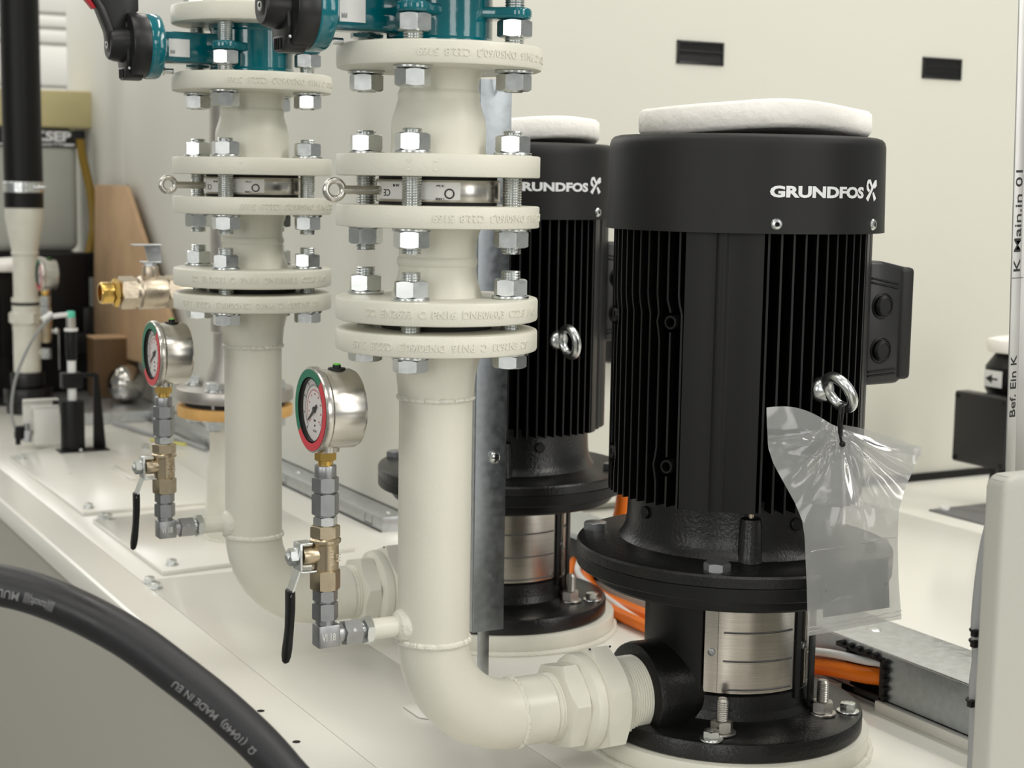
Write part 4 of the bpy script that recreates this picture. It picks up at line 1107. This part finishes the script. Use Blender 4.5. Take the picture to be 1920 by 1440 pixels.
link('print', hose_text('Ω  (10440)  MADE IN EU', .0068, s_a, .0060, .066), mat('hose_print', (.22, .22, .22), .5), hose)
link('print', hose_text('|||(tuxoft)|||', .0070, near_s((-.3600, -.1885, .2565)), .0045, .019), MATS['hose_print'], hose)
link('print', hose_text('MULTI-', .0075, near_s((-.3795, -.1770, .2628)), .0045, .021), MATS['hose_print'], hose)

# ================================================================== STAINLESS STUB (third pipe) with flange and ball valve
X3, Y3 = .172, 1.0
c3 = thing('stainless_pipe', 'stainless pipe with tan backed flange rising behind the left-hand column', 'pipe', (X3, Y3, .0062))
q = lambda a: a-.0062
link('lower_pipe', MB().lathe([(.0420, 0), (.0425, .05), (.0415, .09), (.0365, .125), (.0360, .165), (.0420, .170)], 56), CREAMS, c3)
link('weld_bead', MB().tube(wavy_ring(.043, .001, seed=20), .002, 8, False), WELD, c3)
link('tan_flange', flange(.0815, q(.1835), q(.1985), .001), GOLDF, c3)
link('gasket', MB().cyl(.0700, q(.1985), q(.2060), 48), GASK, c3)
link('flange', flange(.0825, q(.2060), q(.2230), .0012), DULLS, c3)
link('weld_neck', MB().lathe([(.0460, q(.2230)), (.0430, q(.2320)), (.0365, q(.2500)), (.0310, q(.262)), (.0302, q(.27)), (.0302, q(.300)), (.0335, q(.3030)), (.0335, q(.32)), (.0335, q(.66))], 56, caps=False), DULLS, c3)
for sx in (-1, 1):
    for sy in (-1, 1):
        b = link('bolt', MB().cyl(.0078, q(.168), q(.2300), 16), ZINCD, c3, (.0442*sx, .0442*sy, 0))
        link('bolt_head', HEADM, None, b, (0, 0, q(.2256))); link('washer', WASH, None, b, (0, 0, q(.2230))); link('nut', NUTM, None, b, (0, 0, q(.1700)))
bvv = thing('ball_valve', 'large nickel plated ball valve with brass nipple on the stainless pipe', 'valve', (X3, Y3, .360))
M = frame((0, 0, 0), (-1, 0, 0))
xx = lambda X: X3 - X
link('brass_nipple', MB().lathe([(.0115, xx(-.0185)), (.0138, xx(-.0185)), (.0148, xx(-.0165)), (.0148, xx(-.002)), (.0115, xx(-.002))][::-1], 32, M, close=True).lathe([(.0115, xx(-.004)), (.012, xx(-.005)), (.001, xx(-.005))], 24, M, caps=False).hexa(.034, xx(.0065), xx(-.0010), M, .2), BRASS, bvv)
bb = MB().hexa(.0400, xx(.0300), xx(.0075), M, .25)
bb.lathe([(.0200, xx(.034)), (.0225, xx(.037)), (.0232, xx(.045)), (.0232, xx(.060)), (.0222, xx(.068)), (.0212, xx(.072))][::-1], 40, M)
bb.cyl(.0200, xx(.0345), xx(.0295), 40, M) if False else bb.cyl(.0200, xx(.0360), xx(.0280), 40, M)
bb.cyl(.0235, xx(.0385), xx(.0365), 40, M)
bb.hexa(.0410, xx(.0930), xx(.0720), M, .25).cyl(.0170, xx(.142), xx(.092), 32, M)
bb.cyl(.0110, .018, .036, 28, T(.0515-X3, 0, 0), .0008)
link('valve_body', bb, NICKL, bvv)
hd = MB().hexa(.0150, .034, .042, T(.0515-X3, 0, 0)).cyl(.0040, .040, .047, 14, T(.0515-X3, 0, 0))
hd.box(-.012, .012, -.012, .012, .0405, .0425, .0008, T(.0515-X3, 0, 0))
hd.prism([(-.0060, .0425), (.0130, .0425), (.0100, .0640), (-.0120, .0655)], .0100, .0116, frame((.0515-X3, 0, 0), (0, -1, 0), (1, 0, 0)))
hd.box(-.0300, .0080, -.0300, -.0100, .0650, .0668, .0007, T(.0515-X3, 0, 0))
hd.box(-.0060, .0130, -.0116, .0, .0410, .0428, .0005, T(.0515-X3, 0, 0))
link('handle', hd, GALVL, bvv)

# ================================================================== FAR LEFT group
# riser pipe of the third pump with hose, clamp, union
r3 = thing('riser_pipe', 'white riser pipe with union under the big black hose, far left', 'pipe', (.1800, 2.40, .09))
q = lambda a: a-.09
link('cone', MB().lathe([(.0275, q(.345)), (.0280, q(.355)), (.0400, q(.425)), (.0405, q(.4500))], 40), CREAMS, r3)
link('upper_pipe', MB().lathe([(.0262, q(.230)), (.0265, q(.345)), (.0290, q(.347)), (.0290, q(.352)), (.0275, q(.353))], 40), CREAMS, r3)
link('lower_pipe', MB().cyl(.0290, q(.087), q(.200), 40), CREAMS, r3)
link('union_nut', MB().hexa(.064, q(.196), q(.222), None, .2).hexa(.052, q(.178), q(.197), None, .2), CREAMS, r3)
link('seal_ring', MB().cyl(.0300, q(.222), q(.236), 36).cyl(.0310, q(.243), q(.252), 36), CREAMS, r3)
link('seal', MB().cyl(.0290, q(.236), q(.243), 36), GASK, r3)
hh = thing('hose', 'big black upright hose with metal clamp at the far left', 'hose', (.1800, 2.40, .45))
link('hose_wall', MB().tube([(0, 0, -.003), (0, 0, .05), (-.001, 0, .2), (-.002, 0, .6)], .0412, 40), BLKS, hh)
cl = link('clamp', MB().lathe([(.0420, .030), (.0428, .031), (.0428, .052), (.0420, .053)], 48), ZINC, hh)
link('clamp_screw', MB().cyl(.0035, -.012, .018, 14, frame((.020, -.0415, .042), (1, -.4, 0)), .0004), ZINC, hh)
link('clamp_rivet', MB().lathe(ball_prof(.0035, 6), 12, T(-.004, -.0430, .042)), ZINC, hh)
g3 = dup(ga1, (.2030-.004, 2.30, .2630), 'small pressure gauge far left on the third riser')
g3.scale = (1, 1, 1)
v3 = thing('ball_valve', 'small ball valve and fittings under the far left gauge', 'valve', (.1990, 2.30, .2630))
link('fittings', MB().hexa(.019, -.022, 0, None, .3).hexa(.021, -.040, -.023, None, .3).cyl(.009, -.10, -.04, 20).hexa(.019, -.135, -.112, None, .3).cyl(.008, -.02, .02, 20, frame((0, .02, -.125), (0, 1, 0))), ZINC, v3)
link('valve_body', MB().lathe([(.010, -.100), (.012, -.09), (.012, -.07), (.0135, -.06), (.0135, -.048), (.010, -.045)], 24), NICK, v3)
link('knob', MB().lathe(ball_prof(.007, 8), 14, T(.022, 0, -.076)).cyl(.004, 0, .022, 12, frame((0, 0, -.076), (1, 0, 0))), ZINC, v3)
link('lever', MB().box(.026, .0275, -.004, .004, -.16, -.078, .0004), ZINCD, v3)
# third pump and its base
p3 = thing('pump', 'black pump under white foam at the far left edge', 'pump', (.145, 2.64, 0))
link('motor', MB().cyl(.108, .11, .300, 64, bev=.004), BLKS, p3)
for k in range(34):
    a = 2*PI*k/34; link('cooling_fin', MB().box(.107, .114, -.001, .001, .115, .25, 0, Matrix.Rotation(a, 4, 'Z')), FINE, p3)
link('foot', MB().cyl(.125, 0, .018, 56, bev=.003).cyl(.09, .016, .112, 48), BLK, p3)
foam_pad('white foam pad on the far left pump', .114, (.165, 2.62, .301), 12, .020)
pb3 = thing('port_block', 'black port block under the white riser pipe at the far left', 'fitting', (.18, 2.40, 0))
link('block', MB().cyl(.037, .055, .090, 32, bev=.003).cyl(.052, .022, .056, 36, bev=.004).cyl(.046, 0, .024, 32), BLK, pb3)
bx = thing('machine_housing', 'large matt black machine housing behind the far left riser', 'machine', (.345, 2.70, 0))
link('housing', MB().box(-.085, .050, 0, .085, .0, .334, .006), BLKS, bx)
link('side_box', MB().box(.03, .066, -.01, .05, .10, .205, .006), PLASTB, bx)
link('edge_bar', MB().tube([(-.085, -.045, .318), (-.062, -.045, .300), (-.055, -.045, .235)], .0022, 8), GREY, bx)
link('lower_box', MB().box(-.02, .070, -.02, .0, .095, .145, .004), PLASTB, bx)
# tank
tk = thing('tank', 'translucent yellowish tank with black banner behind the far left hose', 'tank', (.30, 2.885, 0))
link('stand', MB().box(-.115, .09, -.06, .06, 0, .334, .004), BLKS, tk)
link('tank_wall', MB().box(-.13, .098, -.08, .08, .334, .631, .022, seg=4), TANK, tk)
link('tank_cap', MB().box(-.16, .135, -.095, .09, .632, .722, .008), TANKY, tk)
bn = link('banner', MB().box(-.16, .096, -.0835, -.0805, .585, .627), INK, tk)
vs, fs = text_geo('ANKSEP', .0315, .0013, .0004, .150)
link('lettering', MB().add([(w.x + .006, -.0837-w.z, w.y + .6105) for w in vs], fs), WPRINT, bn)
vs, fs = text_geo('MasterV70', .0105, .0002, .0004, .060)
mb = MB().add([(w.x + .030, -.0837-w.z, w.y + .5925) for w in vs], fs)
mb.box(.062, .088, -.0842, -.0837, .5890, .5945).box(-.10, -.004, -.0842, -.0837, .5890, .5925)
link('subline', mb, WPRINT, bn)
tb_ = cable('tube', 'amber plastic tube running down the right of the tank', [(.388, 2.745, .610), (.394, 2.745, .56), (.410, 2.74, .48), (.414, 2.735, .40), (.404, 2.73, .345), (.398, 2.73, .325)], .0105, TUBEY, 'tube')
tc_ = link('tube_socket', MB().cyl(.0125, 0, .020, 20), BLKS, None, (.388, 2.745, .606)); tag(tc_, 'black socket on top of the amber tube', 'socket')
cn = thing('pipe_bracket', 'black stepped bracket at the lower right of the tank', 'bracket', (.400, 2.72, .29))
link('bracket', MB().box(-.018, .018, -.01, .03, .018, .045, .001).box(-.018, .010, -.01, .03, .0, .02, .001).box(-.004, .008, -.01, .03, -.015, .002, .001), BLKS, cn)
cable('damper_rod', 'black rod slanting down to the right from the amber tube', [(.415, 2.70, .432), (.4235, 2.64, .420), (.4245, 2.50, .3985), (.4235, 2.30, .360)], .0052, BLKS, 'rod')
cr_ = link('rod_collar', MB().cyl(.0105, 0, .018, 20), BLKS, None, (.4155, 2.695, .430), (math.radians(75), 0, 0)); tag(cr_, 'black collar on the slanting rod near the tank', 'collar')
# board leaning on the left wall and the wood block
bd_ = thing('board', 'tan fibreboard leaning against the left wall behind the brass valve', 'board', (.400, 2.40, .1))
link('sheet', MB().prism([(.26, .398), (-.006, .398), (-.335, .124), (-.335, .02), (.30, .0)], 0, .010, Matrix(((0, 0, 1, 0), (1, 0, 0, 0), (0, 1, 0, 0), (0, 0, 0, 1))), .0008), BOARD, bd_)
rp = tag(link('low_plinth', MB().box(-.10, .085, -.13, .22, .0003, .0235, .001), GALVL, None, (.335, 2.30, 0)), 'low grey sheet plinth under the steel ball', 'plinth')
wbk = thing('wood_block', 'dark brown wooden block behind the steel ball', 'wood', (.326, 2.40, .024))
link('block', MB().box(0, .098, 0, .06, 0, .132, .001), WOOD, wbk)
link('top_edge', MB().box(-.001, .099, -.001, .061, .132, .1365, .0008), BOARD, wbk)
sb_ = thing('steel_ball', 'polished steel float ball resting on the far deck', 'ball', (.372, 2.30, .024))
link('ball', MB().lathe(ball_prof(.0420, 28, .042), 48).torus(.0418, .0010, T(0, 0, .046), 48, 6), mat('polished_ball', (.40, .385, .36), .13, 1), sb_)
# little level sensor on its bracket
se = thing('level_switch', 'black and white float switch held by a black bracket on the cover plate', 'switch', (.1400, 1.83, .0058))
link('float', MB().lathe([(.0215, .0), (.0222, .003), (.0218, .090), (.0205, .095)], 40), BLKS, se)
link('rod', MB().cyl(.0080, .094, .168, 24).cyl(.0085, .168, .212, 24), LBL, se)
link('sleeve', MB().cyl(.0100, .170, .225, 24, bev=.0008), BLKS, se)
link('collar', MB().cyl(.0125, .2245, .2300, 24, bev=.001), LBL, se)
link('head', MB().cyl(.0085, .230, .250, 20), DULLS, se)
link('tip', MB().cyl(.0080, .248, .262, 20, bev=.002), BLUEG, se)
link('side_arm', MB().tube([(0, 0, .256), (-.02, -.003, .255), (-.034, -.005, .2535)], .0045, 12).tube([(-.036, -.004, .259), (-.054, -.01, .248)], .0048, 12), LBL, se)
link('clamp_block', MB().box(-.020, .018, -.013, .013, .118, .147, .002), BLKS, se)
brk = MB().box(.018, .046, -.002, .002, .137, .145, .001)
brk.prism([(.040, .142), (.050, .142), (.0620, .0), (.0380, .0)], -.003, .003, Matrix(((1, 0, 0, 0), (0, 0, 1, .0), (0, 1, 0, 0), (0, 0, 0, 1))), .0008)
brk.box(-.030, .062, -.030, .012, 0, .0025, .0008)
link('bracket', brk, BLKS, se)
link('base_screw', MB().lathe(ball_prof(.004, 6), 14, T(.008, -.0265, .0030)), ZINC, se)
cable('thin_cable', 'thin grey cable looping down from the float switch at the far left', [(.1050, 1.83, .2570), (.085, 1.84, .235), (.066, 1.87, .19), (.050, 1.90, .13), (.047, 1.92, .07), (.058, 1.93, .028), (.066, 1.93, .018)], .0028, GCAB)
cb = thing('white_bracket', 'white folded sheet bracket left of the float switch', 'bracket', (.0960, 1.90, .0058))
link('front_plate', MB().box(-.012, .036, -.002, .0015, .006, .075, .001).box(-.016, .036, -.002, .012, .0722, .0760, .0008).box(-.010, .036, -.002, .02, .003, .0065, .0008), BRKT, cb)
link('rear_plate', MB().box(-.026, .030, .030, .033, .02, .085, .0008).box(-.026, .040, .020, .033, .084, .087, .0006), BRKT, cb)
link('side_strip', MB().box(.066, .069, .0, .004, .002, .078, .0008), BRKT, cb)
cg = thing('cable_gland', 'grey cable gland and black plug lying by the white bracket', 'gland', (.068, 1.93, .0058))
link('gland', MB().hexa(.018, -.006, .016, frame((.008, 0, .012), (.2, 0, 1)), .2).cyl(.006, .014, .028, 16, T(.008, 0, .012)), ZINCD, cg)
link('plug', MB().box(-.014, .003, -.008, .008, .012, .036, .002).cyl(.005, -.004, .012, 14, T(-.008, 0, .0045)), BLKS, cg)
